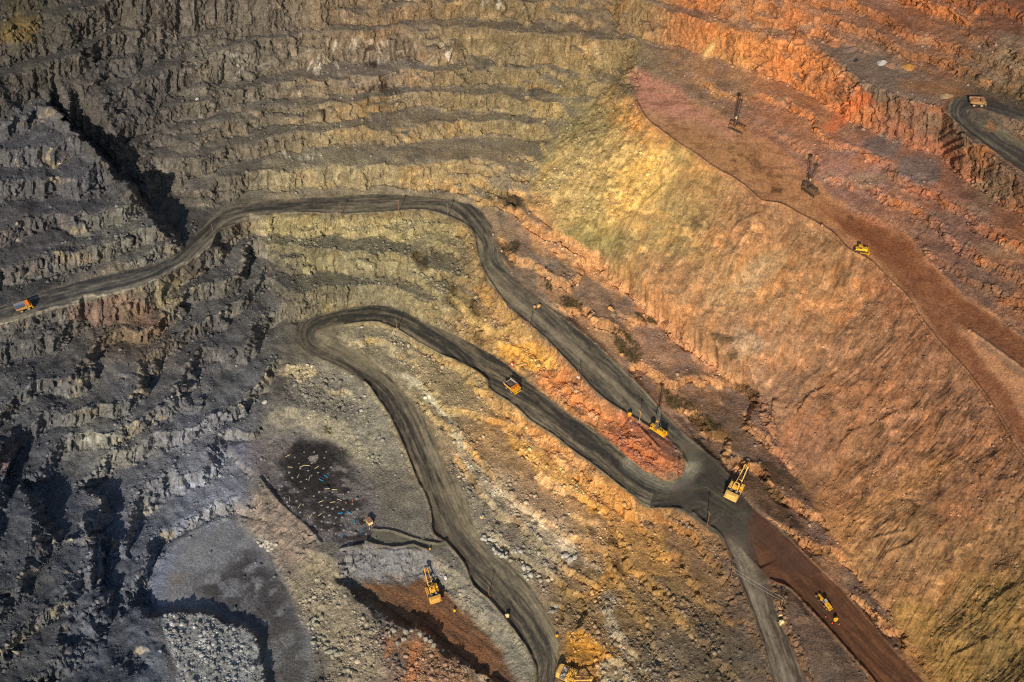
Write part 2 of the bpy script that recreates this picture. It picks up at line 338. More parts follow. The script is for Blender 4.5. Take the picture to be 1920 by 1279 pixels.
def poly(pts, soft=2, warp=0.0):
    """soft mask of a polygon given in survey pixels"""
    m = np.zeros((NV, NU), bool)
    xs = [p[0] for p in pts]; ys = [p[1] for p in pts]
    pad = 12*warp+3
    i0 = max(0, int((min(xs)-pad-U0)/G)); i1 = min(NU, int((max(xs)+pad-U0)/G)+2)
    j0 = max(0, int((min(ys)-pad-V0)/G)); j1 = min(NV, int((max(ys)+pad-V0)/G)+2)
    if i1 <= i0 or j1 <= j0: return np.zeros((NV, NU), F32)
    x = UU[j0:j1, i0:i1]; y = VV[j0:j1, i0:i1]
    if warp: x = x+WU[j0:j1, i0:i1]*warp; y = y+WV[j0:j1, i0:i1]*warp
    inside = np.zeros(x.shape, bool)
    n = len(pts)
    for k in range(n):
        ax, ay = pts[k][0], pts[k][1]; bx, by = pts[(k+1) % n][0], pts[(k+1) % n][1]
        if ay == by: continue
        c = ((ay > y) != (by > y)) & (x < (bx-ax)*(y-ay)/(by-ay)+ax)
        inside ^= c
    m[j0:j1, i0:i1] = inside
    m = m.astype(F32)
    return blur(m, soft, 2).astype(F32) if soft else m
def poly_line(line, w, soft=1, warp=0.0):
    """band along a polyline"""
    d = line_dist(line, w+12)
    return sstep(w+soft, max(0, w-soft), d+(WU*warp if warp else 0)).astype(F32)
def line_dist(line, reach):
    D = np.full((NV, NU), 1e6, F32)
    for a, b in zip(line[:-1], line[1:]):
        ax, ay = a[0], a[1]; dx, dy = b[0]-ax, b[1]-ay
        i0 = max(0, int((min(ax, b[0])-reach-U0)/G)); i1 = min(NU, int((max(ax, b[0])+reach-U0)/G)+2)
        j0 = max(0, int((min(ay, b[1])-reach-V0)/G)); j1 = min(NV, int((max(ay, b[1])+reach-V0)/G)+2)
        if i1 <= i0 or j1 <= j0: continue
        x = UU[j0:j1, i0:i1]; y = VV[j0:j1, i0:i1]
        t = np.clip(((x-ax)*dx+(y-ay)*dy)/(dx*dx+dy*dy), 0, 1)
        d = np.hypot(x-ax-t*dx, y-ay-t*dy)
        D[j0:j1, i0:i1] = np.minimum(D[j0:j1, i0:i1], d)
    return D

# road masks
PR1 = ROAD1_F+[(1290,870)]+ROAD1_N[::-1]
PR2 = ROAD2_O+ROAD2_I[::-1]
PR4 = ROAD4_R+ROAD4_L[::-1]
PR5 = ROAD5_R+ROAD5_L[::-1]
PRH = RH_O+RH_I[::-1]
PLN = LANE_U+LANE_D[::-1]
WARP_R = 0.42
M1 = poly(PR1, 0, WARP_R); M2 = poly(PR2, 0, WARP_R); M4 = poly(PR4, 0, WARP_R); M5 = poly(PR5, 0, WARP_R)
MH = poly(PRH, 0, WARP_R); ML = poly(PLN, 0, 0.6); MJ = poly(JUNC, 0, WARP_R)
ROADM = np.maximum.reduce([M1, M2, M4, M5, MH, ML, MJ])
fill = ((blur(ROADM, 6, 2) > .5) & (ROADM < .5)).astype(F32)
MJ = np.maximum(MJ, fill*(UU > 1180)*(UU < 1480)*(VV > 820)*(VV < 1120)); M2 = np.maximum(M2, fill*(UU < 1180))
ROADM = np.maximum.reduce([M1, M2, M4, M5, MH, ML, MJ])
BENCH_POLY = [(p[0], p[1]) for p in BENCH_N]+[(p[0], p[1]) for p in BENCH_F[::-1]]
MB_ = poly(BENCH_POLY, 2, 0.9)
DUMP = [(1150,150),(1195,190)]+[(p[0], p[1]) for p in BENCH_N[2:]]+[(2120,1440),(1800,1440),(1740,1230),(1660,1140),(1600,1065),(1560,1000),(1520,940),(1480,860),(1450,800),(1440,745),(1402,722),(1352,690),(1302,642),(1262,602),(1220,580),(1185,540),(1147,505),(1112,475),(1062,445),(1010,410),(985,380),(1010,315),(1045,250),(1100,200)]
MD = poly(DUMP, 4, 0.8)
MF = poly(FLOOR, 2, 0.8)
BLASTP = [(430,832),(490,822),(560,822),(625,830),(680,880),(720,935),(705,990),(700,1018),(640,1020),(592,1015),(575,985),(523,945),(497,900),(450,870)]
MBL = poly(BLASTP, 3, 1.0)
PILEP = [(301,1154),(335,1149),(386,1154),(436,1170),(468,1190),(484,1214),(492,1256),(495,1440),(340,1440),(330,1250),(312,1200)]
MP = poly(PILEP, 1, 0.5)
BAYP = [(700,1095),(760,1100),(790,1082),(830,1105),(870,1150),(930,1210),(975,1290),(930,1290),(892,1248),(841,1220),(784,1176),(741,1167),(695,1132),(660,1105)]
MY = poly(BAYP, 2, 0.7)

# soften the survey facets, not the roads; ragged crests and toes away from the roads
II, JJ = np.meshgrid(np.arange(NU, dtype=F32), np.arange(NV, dtype=F32))
def warp_grid(a, wu, wv):
    x = np.clip(II+wu/G, 0, NU-1.001); y = np.clip(JJ+wv/G, 0, NV-1.001)
    i0 = x.astype(np.int32); j0 = y.astype(np.int32); fx = x-i0; fy = y-j0
    return (a[j0, i0]*(1-fx)+a[j0, i0+1]*fx)*(1-fy)+(a[j0+1, i0]*(1-fx)+a[j0+1, i0+1]*fx)*fy
near = np.clip(blur(np.maximum(ROADM, MB_), 9, 2)*2.2, 0, 1)
KW = 1-near
BU = fbm(UU/70, VV/70, 3, 2)*11; BV = fbm(UU/70+31, VV/70, 3, 1)*9+fbm(UU/26, VV/40, 3, 4)*7
Zw = warp_grid(Z, (WU*0.75+BU)*KW, (WV*0.75+BV)*KW)
WEST = poly([(-200,330),(80,180),(250,370),(340,450),(330,520),(480,420),(530,560),(530,660),(470,830),(470,950),(330,1010),(290,1140),(330,1300),(330,1440),(-200,1440)], 12).astype(F32)
UPR = poly([(1280,-150),(1330,110),(1500,330),(1750,500),(1920,630),(2110,760),(2110,-150)], 34).astype(F32)
INNER = poly([(480,400),(880,400),(1000,640),(1150,780),(1330,960),(1420,1440),(1060,1440),(900,1050),(760,760),(640,660),(560,560)], 8).astype(F32)
LEDG = poly([(930,385),(985,378),(1062,443),(1147,503),(1220,578),(1302,640),(1402,722),(1470,850),(1560,1000),(1700,1200),(1690,1235),(1545,1078),(1411,956),(1330,856),(1191,718),(1087,622),(979,541),(934,470)], 4).astype(F32)
near2 = np.clip(blur(np.maximum(ROADM, MB_), 14, 2)*2.4, 0, 1)
# stepped ledges between the surveyed benches
def terrace(Zi, h, seed, w0=.42, w1=.86):
    nz = 0.42*fbm(UU/75+seed*9, VV/75, 3, seed)+0.07*fbm(UU/13, VV/13, 2, seed+1)
    q = Zi/h+nz; f = q-np.floor(q)
    return h*(np.floor(q)+sstep(w0, w1, f)-nz)
flat0 = np.clip(blur(np.maximum.reduce([MF, MBL, MY, MP]), 5, 2)*1.6, 0, 1)
tw = np.clip(WEST*0.9+UPR*0.38+INNER*0.92, 0, .92)*(1-near2)*(1-flat0)*(1-MD)
tw = np.maximum(tw, LEDG*.95*np.clip(1-blur(ROADM, 4, 2)*3, 0, 1))
Zt = terrace(Zw, 12.5, 1, .5, .9)*WEST+terrace(Zw, 7.5, 2)*UPR+terrace(Zw, 6.0, 3, .52, .86)*INNER
ws_ = WEST+UPR+INNER
Zt = np.where(ws_ > .02, Zt/np.maximum(ws_, .02), Zw)
Zt = Zt*(1-LEDG)+terrace(Zw, 7.0, 4, .5, .85)*LEDG
Zw = Zw*(1-tw)+Zt*tw
BK_ = np.clip(1-WEST-UPR-INNER-LEDG-MD, 0, 1)*(1-near2)*(1-flat0)*0.5*sstep(-.2, .4, fbm(UU/90, VV/50, 2, 5))
Zw = Zw*(1-BK_)+terrace(Zw, 5.5, 5, .4, .9)*BK_
Zs = blur(Zw, 1, 1)
Rsoft = blur(ROADM, 2, 1)
Z = Zs*(1-Rsoft)+Z*Rsoft
# safety berms (windrows) along outer road and bench edges
def windrow(line, h, w=2.6, off=0.0, brk=0.35):
    d = line_dist(line, 18)
    n = sstep(brk-0.25, brk+0.25, vnoise(UU/9, VV/9, 1)*0.7+vnoise(UU/31, VV/31, 2)*0.5)
    return h*np.exp(-(d/w)**2)*(0.35+0.65*n)
Z = Z+windrow(ROAD1_N[40:], 2.0)+windrow(ROAD2_I[5:90], 2.2)+windrow([(p[0], p[1]) for p in BENCH_N], 2.0, 2.4)
Z = Z+windrow(ROAD2_O[120:], 1.9)+windrow(ROAD5_L, 1.3)+windrow(ROAD4_L[10:], 2.4)+windrow(LANE_U, 1.7, 2.2)+windrow([(640,1030),(692,1018),(740,1026),(775,1020),(800,1030)], 1.9, 2.4)+windrow([(488,897),(525,945),(584,996),(600,1016)], 2.0, 3)
Z = Z+windrow([(1818,618),(1850,640),(1900,676),(1940,705)], 1.2)+windrow(RH_O[:30], 1.0)+windrow(ROAD1_F[90:], 0.6, 2.0)
Z = Z+windrow([(1198,800),(1212,815),(1235,840)], 1.6, 2.2, 0, 0.1)

# no overhangs: going up a survey column the ground never comes back towards the viewer
B = (CY-VV)/FPX
def to_xyz(Z):
    t = (CAMZ-Z)/(SD-CD*B)
    return (UU-CX)/FPX*t, t*(CD+SD*B)
for j in range(NV-2, -1, -1):
    b = B[j]; k = (CD+SD*b)/(SD-CD*b)
    y = (CAMZ-Z[j])*k
    b1 = B[j+1]; yp = (CAMZ-Z[j+1])*(CD+SD*b1)/(SD-CD*b1)
    ymin = yp+0.06
    Z[j] = np.where(y < ymin, CAMZ-ymin/k, Z[j])
X, Y = to_xyz(Z)
print('grid', NU, NV, round(time.time()-T0, 1))

# slope and fall line of the smoothed ground
def slope_of(Zb):
    Xb, Yb = to_xyz(Zb)
    Xv, Xu = np.gradient(Xb); Yv, Yu = np.gradient(Yb); Zv, Zu = np.gradient(Zb)
    det = Xu*Yv-Xv*Yu
    det = np.where(np.abs(det) < 1e-6, 1e-6, det)
    gx = (Zu*Yv-Zv*Yu)/det; gy = (Xu*Zv-Xv*Zu)/det
    return gx, gy
Z6 = blur(Z, 7, 2)
gx, gy = slope_of(Z6)
g = np.hypot(gx, gy)+1e-6
ang = DEP-np.arctan(B)
dx = -gx/g*1.0; dyv = gy/g*np.sin(ang)+np.minimum(g, 3)*np.cos(ang)
# fall line as a step in the grid
nrm = np.hypot(dx, dyv)+1e-6
FDU = (dx/nrm).astype(F32); FDV = (dyv/nrm).astype(F32)
gx2, gy2 = slope_of(blur(Z, 2, 2))
SL = np.hypot(gx2, gy2)
FACE = sstep(0.5, 1.05, blur(SL, 1, 2)+0.16*fbm(UU/11, VV/8, 3, 4)).astype(F32)
WALLS = sstep(0.25, 0.6, blur(SL, 4, 1)).astype(F32)
# the fall line wanders
wa = (0.75*fbm(UU/26, VV/26, 3, 3)+0.45*fbm(UU/9, VV/9, 2, 5))*(1-0.9*MD)
cw, sw = np.cos(wa), np.sin(wa)
FDU, FDV = (FDU*cw-FDV*sw).astype(F32), (FDU*sw+FDV*cw).astype(F32)
def lic(N, n=12, step=1.0):
    """smear a noise along the fall line"""
    acc = N.astype(F32).copy(); w = 1.0
    for sgn in (1, -1):
        x = II.copy(); y = JJ.copy()
        for k in range(n):
            xi = np.clip(x, 0, NU-1).astype(np.int32); yi = np.clip(y, 0, NV-1).astype(np.int32)
            x = x+FDU[yi, xi]*(step*sgn); y = y+FDV[yi, xi]*(step*sgn)
            xi = np.clip(x, 0, NU-1).astype(np.int32); yi = np.clip(y, 0, NV-1).astype(np.int32)
            acc += N[yi, xi]; w += 1
    acc /= w
    return acc
def unit(a):
    a = a-a.mean()
    return a/(a.std()+1e-9)
wn = rng.standard_normal((NV, NU)).astype(F32)
L1 = unit(lic(wn, 5)).astype(F32)                                   # fine streaks
L2 = unit(lic(unit(blur(rng.standard_normal((NV, NU)), 1, 2)), 8)).astype(F32)
L3 = unit(lic(unit(blur(rng.standard_normal((NV, NU)), 3, 2)), 14, 1.4)).astype(F32)
L4 = unit(lic(unit(blur(rng.standard_normal((NV, NU)), 1, 1)), 30, 1.2)).astype(F32)
L5 = unit(lic(unit(blur(rng.standard_normal((NV, NU)), 4, 2)), 44, 2.0)).astype(F32)
print('lic', round(time.time()-T0, 1))
# ------------------------------------------------------------------ relief: ribs, blocks, rubble, streaks
A = X.astype(F32); Bq = ((Y+Z)*0.78).astype(F32)
roadw = np.clip(blur(ROADM, 3, 2)*1.6, 0, 1).astype(F32)
flatw = np.clip(np.maximum.reduce([roadw, MB_*0.92, MF*0.93, MBL*0.8, MY*0.75]), 0, 1)
BACK = np.clip(1-WEST-UPR-INNER-MD, 0, 1)
ampf = BACK*1.05+WEST*0.95+UPR*1.3+INNER*1.05
ampf = np.where(VV < 1000, ampf, ampf*1.0)
ampf = ampf*(1-0.8*MD)+0.5*LEDG*(1-MD)
big = fbm(A/26, Bq/30, 3, 1)
mid = fbm(A/9.0, Bq/13, 3, 2)
F1a, F21a, ida, tilt_one = worley(A/4.2+mid*0.6, Bq/6.0, 0)
F1b, F21b, idb, tilt_two = worley(A/1.9, Bq/2.1, 1)
F1c, F21c, idc, tilt_three = worley(A/3.6, Bq/3.4, 3)
rid = 1-np.abs(L2)*0.9
blk = (ida-0.5)*sstep(0.0, 0.18, F21a)
F1e, F21e, ide, tilt_five = worley(A/2.3+0.5*L3*0.3, Bq/2.8+mid*0.4, 2)
ribs = sstep(-0.25, 0.45, fbm(A/22, Bq/16, 2, 4)+0.35*WEST-0.12*INNER)      # ribbed here, blocky there
d = FACE*ampf*(ribs*(0.28*rid+0.34*L2+(0.30+0.35*WEST)*np.clip(L3, -2.2, 2.2))+0.14*L1+0.8*mid+1.4*blk+2.4*tilt_one+0.75*(ide-0.5)+1.7*tilt_five)
d = d-FACE*(1-MD)*(1-0.6*WEST)*(0.75*(1-sstep(0, .07, F21a))*(vnoise(A/8, Bq/8, 1) > .42)+0.4*(1-sstep(0, .09, F21e))*(vnoise(A/6, Bq/6, 2) > .5))
d = d+WALLS*(1-FACE)*(1-MD)*(0.16*L2+0.10*L1+0.6*mid+0.8*tilt_one+1.1*tilt_five+0.4*(ide-0.5))*(0.65+0.1*WEST+0.5*UPR)
d = d+WEST*(1.2*big+0.5*mid)*(0.3+0.7*WALLS)
d = d+BACK*0.9*big*WALLS
# talus lying against the toes of the back wall
TAL = np.clip(blur(FACE, 12, 2)*1.5, 0, 1)*(1-FACE)*BACK*sstep(.45, .75, vnoise(A/17, Bq/15, 3))
d = d+1.6*TAL
# loose stones
TOE = np.clip(blur(FACE, 9, 2)*1.7, 0, 1)*(1-FACE)
RUB = np.clip(0.35*TOE*BACK+0.5*TOE*(WEST+INNER+UPR)+0.10*WEST+0.25*INNER+MP*1.0+MD*0.05, 0, 1.0)
RUB = np.maximum(RUB, poly([(600,1075),(650,1120),(700,1160),(800,1190),(900,1260),(920,1440),(560,1440),(600,1250),(560,1150),(540,1090)], 5, 1)*0.65)
RUB = np.maximum(RUB, poly([(1150,150),(1200,215),(1240,300),(1180,420),(1080,440),(985,380),(1045,250)], 8, 1)*0.75)
RUB = np.maximum(RUB, poly([(560,680),(640,700),(700,770),(740,900),(700,880),(620,800),(500,740)], 8, 1)*0.7)
RUB = np.maximum(RUB, poly([(1100,1110),(1300,1100),(1380,1279),(1380,1440),(1180,1440),(1120,1250)], 10, 1)*0.5)
pres_b = (idb < 0.55).astype(F32); pres_c = (idc < 0.30).astype(F32)
d = d+RUB*(0.62*pres_b*np.clip(0.62-F1b, 0, 1)*1.5+1.2*pres_c*np.clip(0.48-F1c, 0, 1)*1.6)
d = d+MP*(0.9*pres_c*np.clip(0.55-F1c, 0, 1)*1.5+0.5*big)
# spoil slope: rills and slumps down the fall line
F1d, F21d, idd, tilt_four = worley(A/34+big*0.5, Bq/24+big*0.4, 4)
slump = sstep(0.03, 0.10, F21d)*(idd-0.5)
LOWR = poly([(1500,800),(1700,640),(1900,800),(2110,1000),(2110,1440),(1800,1440),(1650,1130),(1560,980)], 25).astype(F32)
grit = rng.standard_normal((NV, NU)).astype(F32)
d = d+MD*(0.045*L4+0.04*L1+0.055*L5+0.075*grit*(.6+.8*vnoise(A/15, Bq/15, 2))+0.03*mid+0.30*slump*(vnoise(A/60, Bq/60, 1) > 0.45))
d = d+MD*LOWR*(0.10*L4+0.13*L5+0.06*np.clip(L3, -2.5, 2.5))*sstep(-0.5, 0.3, fbm(A/30, Bq/30, 2, 0))
# scarps of old slides on the spoil slope
def scarp(line, h, w):
    """a small step: ground below-left of the line sits lower"""
    D = line_dist(line, w*3)
    return h*np.exp(-(D/w)**2)
for ln, h, w in (([(1500,770),(1520,740),(1545,730)],1.5,4),([(1570,850),(1580,830),(1600,810),(1640,795),(1680,775)],1.8,4),([(1440,830),(1447,790),(1455,755)],2.4,5),([(1640,1010),(1665,1003),(1700,995)],1.6,4),
                 ([(1655,1050),(1670,1035),(1710,1020)],1.6,4),([(1790,1230),(1820,1215),(1850,1200)],1.7,5),([(1845,1150),(1860,1130),(1900,1105)],1.7,5),([(1375,430),(1390,415),(1430,400)],1.2,4),([(1180,430),(1205,385),(1245,350)],1.0,3)):
    d = d+scarp(ln, h, w)*(0.6+0.4*vnoise(UU/5, VV/5, 3))
# flats
d = d+(1-WALLS)*(1-roadw)*(0.22*fbm(A/3, Bq/3, 3, 4)+0.10*(idb-0.5))
d = d*(1-flatw)+flatw*(1-roadw)*(0.16*fbm(A/4, Bq/4, 3, 2)+0.05*L1)
d = d+MBL*0.28*fbm(A/2.2, Bq/2.2, 2, 5)*1.5
# ruts on the roads
d = d+roadw*0.05*fbm(A/1.5, Bq/1.5, 2, 1)
# normals of the soft ground
n = np.stack([-gx2, -gy2, np.ones_like(gx2)], -1)
n /= np.linalg.norm(n, axis=-1, keepdims=True)
cap = np.where(d > 0, 1.0, 1.0)
PX = X+n[..., 0]*d; PY = Y+n[..., 1]*d; PZg = Z+n[..., 2]*d
print('relief', round(time.time()-T0, 1))

# ------------------------------------------------------------------ colours of the rock, some light and shade tones painted in (sRGB survey notes -> albedo)
CP = """50,30,80,76,64;250,30,88,82,76;450,30,98,90,82;700,30,120,104,84;950,30,130,112,82;1150,30,135,112,78;1350,30,175,105,52;1500,30,160,102,65;1700,30,148,88,52;1880,30,125,72,44
50,130,80,76,72;250,130,85,82,84;450,130,108,102,92;700,130,122,110,98;950,130,130,116,86;1150,130,138,120,82;1350,130,180,125,70;1500,130,182,110,56;1650,130,132,98,74;1750,130,140,90,58;1880,130,105,82,56
50,230,82,80,80;250,230,82,78,80;450,230,108,100,86;700,230,134,118,87;950,230,138,124,90;1100,230,140,128,86;1250,230,170,128,76;1450,230,175,108,66;1550,230,170,105,62;1700,230,150,96,72;1850,230,90,78,64
50,330,84,82,80;150,330,80,78,78;400,330,108,101,88;650,330,142,130,98;900,330,152,132,92;1050,330,152,137,90;1200,330,178,148,76;1300,330,170,124,70;1450,330,160,105,75;1600,330,158,105,88;1750,330,152,92,64;1900,330,105,76,58
50,430,85,80,78;200,430,95,92,84;350,430,88,85,82;550,430,138,128,96;750,430,142,130,98;1000,430,180,138,86;1100,430,150,135,80;1250,430,166,132,80;1400,430,168,118,76;1550,430,158,110,70;1650,430,150,95,62;1800,430,132,88,70;1900,430,150,90,54
50,530,88,84,78;200,530,106,96,80;350,530,94,90,82;500,530,98,94,84;650,530,128,120,96;800,530,150,136,102;1000,530,158,130,96;1100,530,172,128,82;1250,530,172,120,78;1400,530,172,124,78;1550,530,168,116,74;1700,530,140,90,62;1850,530,122,86,66
50,630,82,80,76;250,630,106,90,70;400,630,88,85,82;550,630,108,103,88;700,630,150,140,112;950,630,165,132,84;1120,630,165,125,80;1250,630,184,130,84;1400,630,168,116,80;1600,630,158,108,74;1750,630,150,98,66;1900,630,125,88,66
50,730,84,82,78;250,730,92,90,86;450,730,104,102,96;650,730,144,139,119;850,730,156,137,98;1100,730,170,116,74;1300,730,155,112,70;1450,730,164,116,84;1650,730,155,100,66;1850,730,150,100,70
50,830,80,78,76;200,830,114,108,92;400,830,114,111,108;550,830,124,122,116;700,830,153,148,124;930,830,180,142,88;1050,830,178,132,84;1200,830,178,98,60;1350,830,130,98,66;1500,830,152,100,72;1700,830,150,100,68;1850,830,142,94,64
50,930,76,76,74;250,930,100,97,92;400,930,122,120,117;550,930,100,98,98;700,930,128,123,103;900,930,140,132,114;1050,930,180,146,108;1150,930,176,132,78;1300,930,140,110,80;1450,930,130,90,58;1600,930,152,104,70;1800,930,146,96,64
50,1030,76,74,70;250,1030,96,96,96;400,1030,108,111,118;560,1030,126,120,108;700,1030,118,120,122;850,1030,130,126,112;1000,1030,146,136,116;1130,1030,162,128,84;1250,1030,152,114,70;1400,1030,130,100,72;1560,1030,165,114,66;1700,1030,148,104,66;1850,1030,140,98,62
50,1130,76,74,68;200,1130,84,84,82;400,1130,84,84,92;580,1130,132,126,108;700,1130,126,118,104;900,1130,130,126,114;1100,1130,140,114,72;1250,1130,136,108,66;1420,1130,120,94,68;1520,1130,125,92,66;1700,1130,144,98,60;1850,1130,140,104,52
50,1230,74,72,66;200,1230,78,78,78;400,1230,124,126,122;560,1230,120,116,104;700,1230,142,112,88;800,1230,136,102,74;950,1230,124,120,108;1100,1230,156,118,62;1250,1230,116,102,82;1350,1230,106,92,72;1550,1230,118,92,70;1700,1230,130,88,58;1850,1230,130,98,52"""
cps = np.array([[float(t) for t in e.split(',')] for ln in CP.splitlines() for e in ln.split(';')])
def s2l(c):
    c = np.asarray(c, float)/255
    return np.where(c <= 0.04045, c/12.92, ((c+0.055)/1.055)**2.4)
GAIN = 1.0; SAT = 0.96
cl = s2l(cps[:, 2:5])
st = 6
uu = (UU+WU*2.2)[::st, ::st]; vv = (VV+WV*2.2)[::st, ::st]
num = np.zeros(uu.shape+(3,)); den = np.zeros(uu.shape)
for (pu, pv), c in zip(cps[:, :2], cl):
    w = 1/(((uu-pu)**2+(vv-pv)**2)+900)**1.9
    num += w[..., None]*c; den += w
base_s = num/den[..., None]
def upsample(a):
    ji = np.clip(JJ/st, 0, a.shape[0]-1.001); ii = np.clip(II/st, 0, a.shape[1]-1.001)
    j0 = ji.astype(int); i0 = ii.astype(int); fj = (ji-j0)[..., None]; fi = (ii-i0)[..., None]
    return (a[j0, i0]*(1-fi)+a[j0, i0+1]*fi)*(1-fj)+(a[j0+1, i0]*(1-fi)+a[j0+1, i0+1]*fi)*fj
C = upsample(base_s).astype(F32)
def tint(mask, rgb, k=1.0):
    global C
    c = s2l(rgb).astype(F32)
    m = np.clip(mask*k, 0, 1)[..., None]
    C = C*(1-m)+c*m
def mul(f):
    global C
    C = C*f[..., None]
lum = lambda: (C*np.array([.3, .55, .15], F32)).sum(-1)
p1 = fbm(A/22+3, Bq/16, 4, 3); p2 = fbm(A/7+9, Bq/5, 4, 4); p3 = fbm(A/55, Bq/40, 3, 5)
# berm floors and loose fines are greyer and darker than the broken faces
LOOSE = np.clip((1-FACE)*(1-MD)*(1-flatw), 0, 1)
greyc = lum()[..., None]*np.array([0.98, 0.96, 0.98], F32)
k = (LOOSE*(0.30+0.25*BACK+0.1*WEST)*(0.75+0.6*p2))[..., None]
k = np.clip(k, 0, .8)
C = C*(1-k)+greyc*0.62*k
# faces: ochre and pale rock patches, streaked down the fall line
och = sstep(0.05, 0.5, p1+0.25*p2+0.10*L3)*FACE*(0.25+0.75*sstep(250, 620, UU+0.25*VV))*(1-0.6*WEST)
okr = (C*np.array([1.42, 1.16, 0.78], F32))
C = C*(1-(och*0.55)[..., None])+okr*(och*0.55)[..., None]
pal = sstep(0.25, 0.7, p2+0.3*fbm(A/15, Bq/9, 3, 1)+0.08*L2)*FACE
C = C*(1+0.55*pal[..., None])
dk = sstep(0.2, 0.7, fbm(A/12+40, Bq/10, 4, 0)+0.12*L3)
C = C*(1-0.28*dk[..., None])
# westerly rock: blue-grey with scattered tan ribs
tanr = WEST*FACE*sstep(0.28, 0.7, fbm(A/14+70, Bq/9, 3, 2)+0.16*L2)
C = C*(1-(tanr*0.7)[..., None])+(s2l((150,132,100)).astype(F32))*(tanr*0.7)[..., None]
# upper right: rusty bands
rust = UPR*sstep(0.15, 0.7, p1+0.3*p2+0.1*L3)
C = C*(1-(rust*0.55)[..., None])+(s2l((176,108,60)).astype(F32))*(rust*0.55)[..., None]
mauve = UPR*sstep(0.15, 0.55, fbm(A/25+20, Bq/20, 3, 5))
C = C*(1-(mauve*0.25)[..., None])+(s2l((150,114,96)).astype(F32))*(mauve*0.25)[..., None]
gp_ = UPR*(1-MB_)*sstep(.1, .45, fbm(A/20+55, Bq/12, 4, 4))
C = C*(1-(0.5*gp_)[..., None])+(s2l((128,106,84)).astype(F32))*(0.5*gp_)[..., None]
# spoil slope: streaks of ochre, pinkish grey and olive down the slope
stk = (0.75*unit(lic(unit(blur(rng.standard_normal((NV, NU)), 4, 2)), 36, 2.2))+0.6*unit(lic(unit(blur(rng.standard_normal((NV, NU)), 1, 2)), 22, 1.6))).astype(F32)
C = C*(1-0.0*MD[..., None])
m = (MD*sstep(0.2, 1.5, stk+0.9*p3)*0.7)[..., None]
C = C*(1-m)+C*np.array([1.22, 1.02, 0.70], F32)*m
m = (MD*sstep(0.2, 1.5, -stk-0.4*p3)*0.65)[..., None]
C = C*(1-m)+C*np.array([0.74, 0.74, 0.80], F32)*m
tint(poly([(1560,980),(1640,930),(1760,850),(1790,870),(1680,950),(1600,1000),(1570,1060)], 8, 1.5), (190,124,62), 0.6)
tint(poly([(1180,300),(1240,260),(1300,300),(1240,350),(1180,420),(1140,440),(1150,380)], 9, 1.5), (204,166,92), 0.45)  # yellow band of the fan, warmed with a painted hot-spot glow
tint(poly([(1060,300),(1150,240),(1200,260),(1160,350),(1080,430),(1020,380)], 12, 1.5), (164,144,92), 0.6)
tint(poly([(1700,1110),(1760,1150),(1830,1240),(1880,1440),(1760,1440),(1700,1230),(1660,1160)], 8, 1.5), (160,116,44), 0.6)
tint(poly([(1330,560),(1370,520),(1440,470),(1490,460),(1480,490),(1420,540),(1360,590),(1320,590)], 4, 1.2), (184,142,98), 0.4)
tint(poly([(1385,610),(1410,620),(1445,650),(1400,665),(1380,680),(1375,640)], 3, 0.8), (190,156,124), 0.5)
tint(poly([(1395,490),(1440,480),(1470,495),(1430,530),(1385,555),(1370,530)], 3, 1), (184,146,108), 0.35)
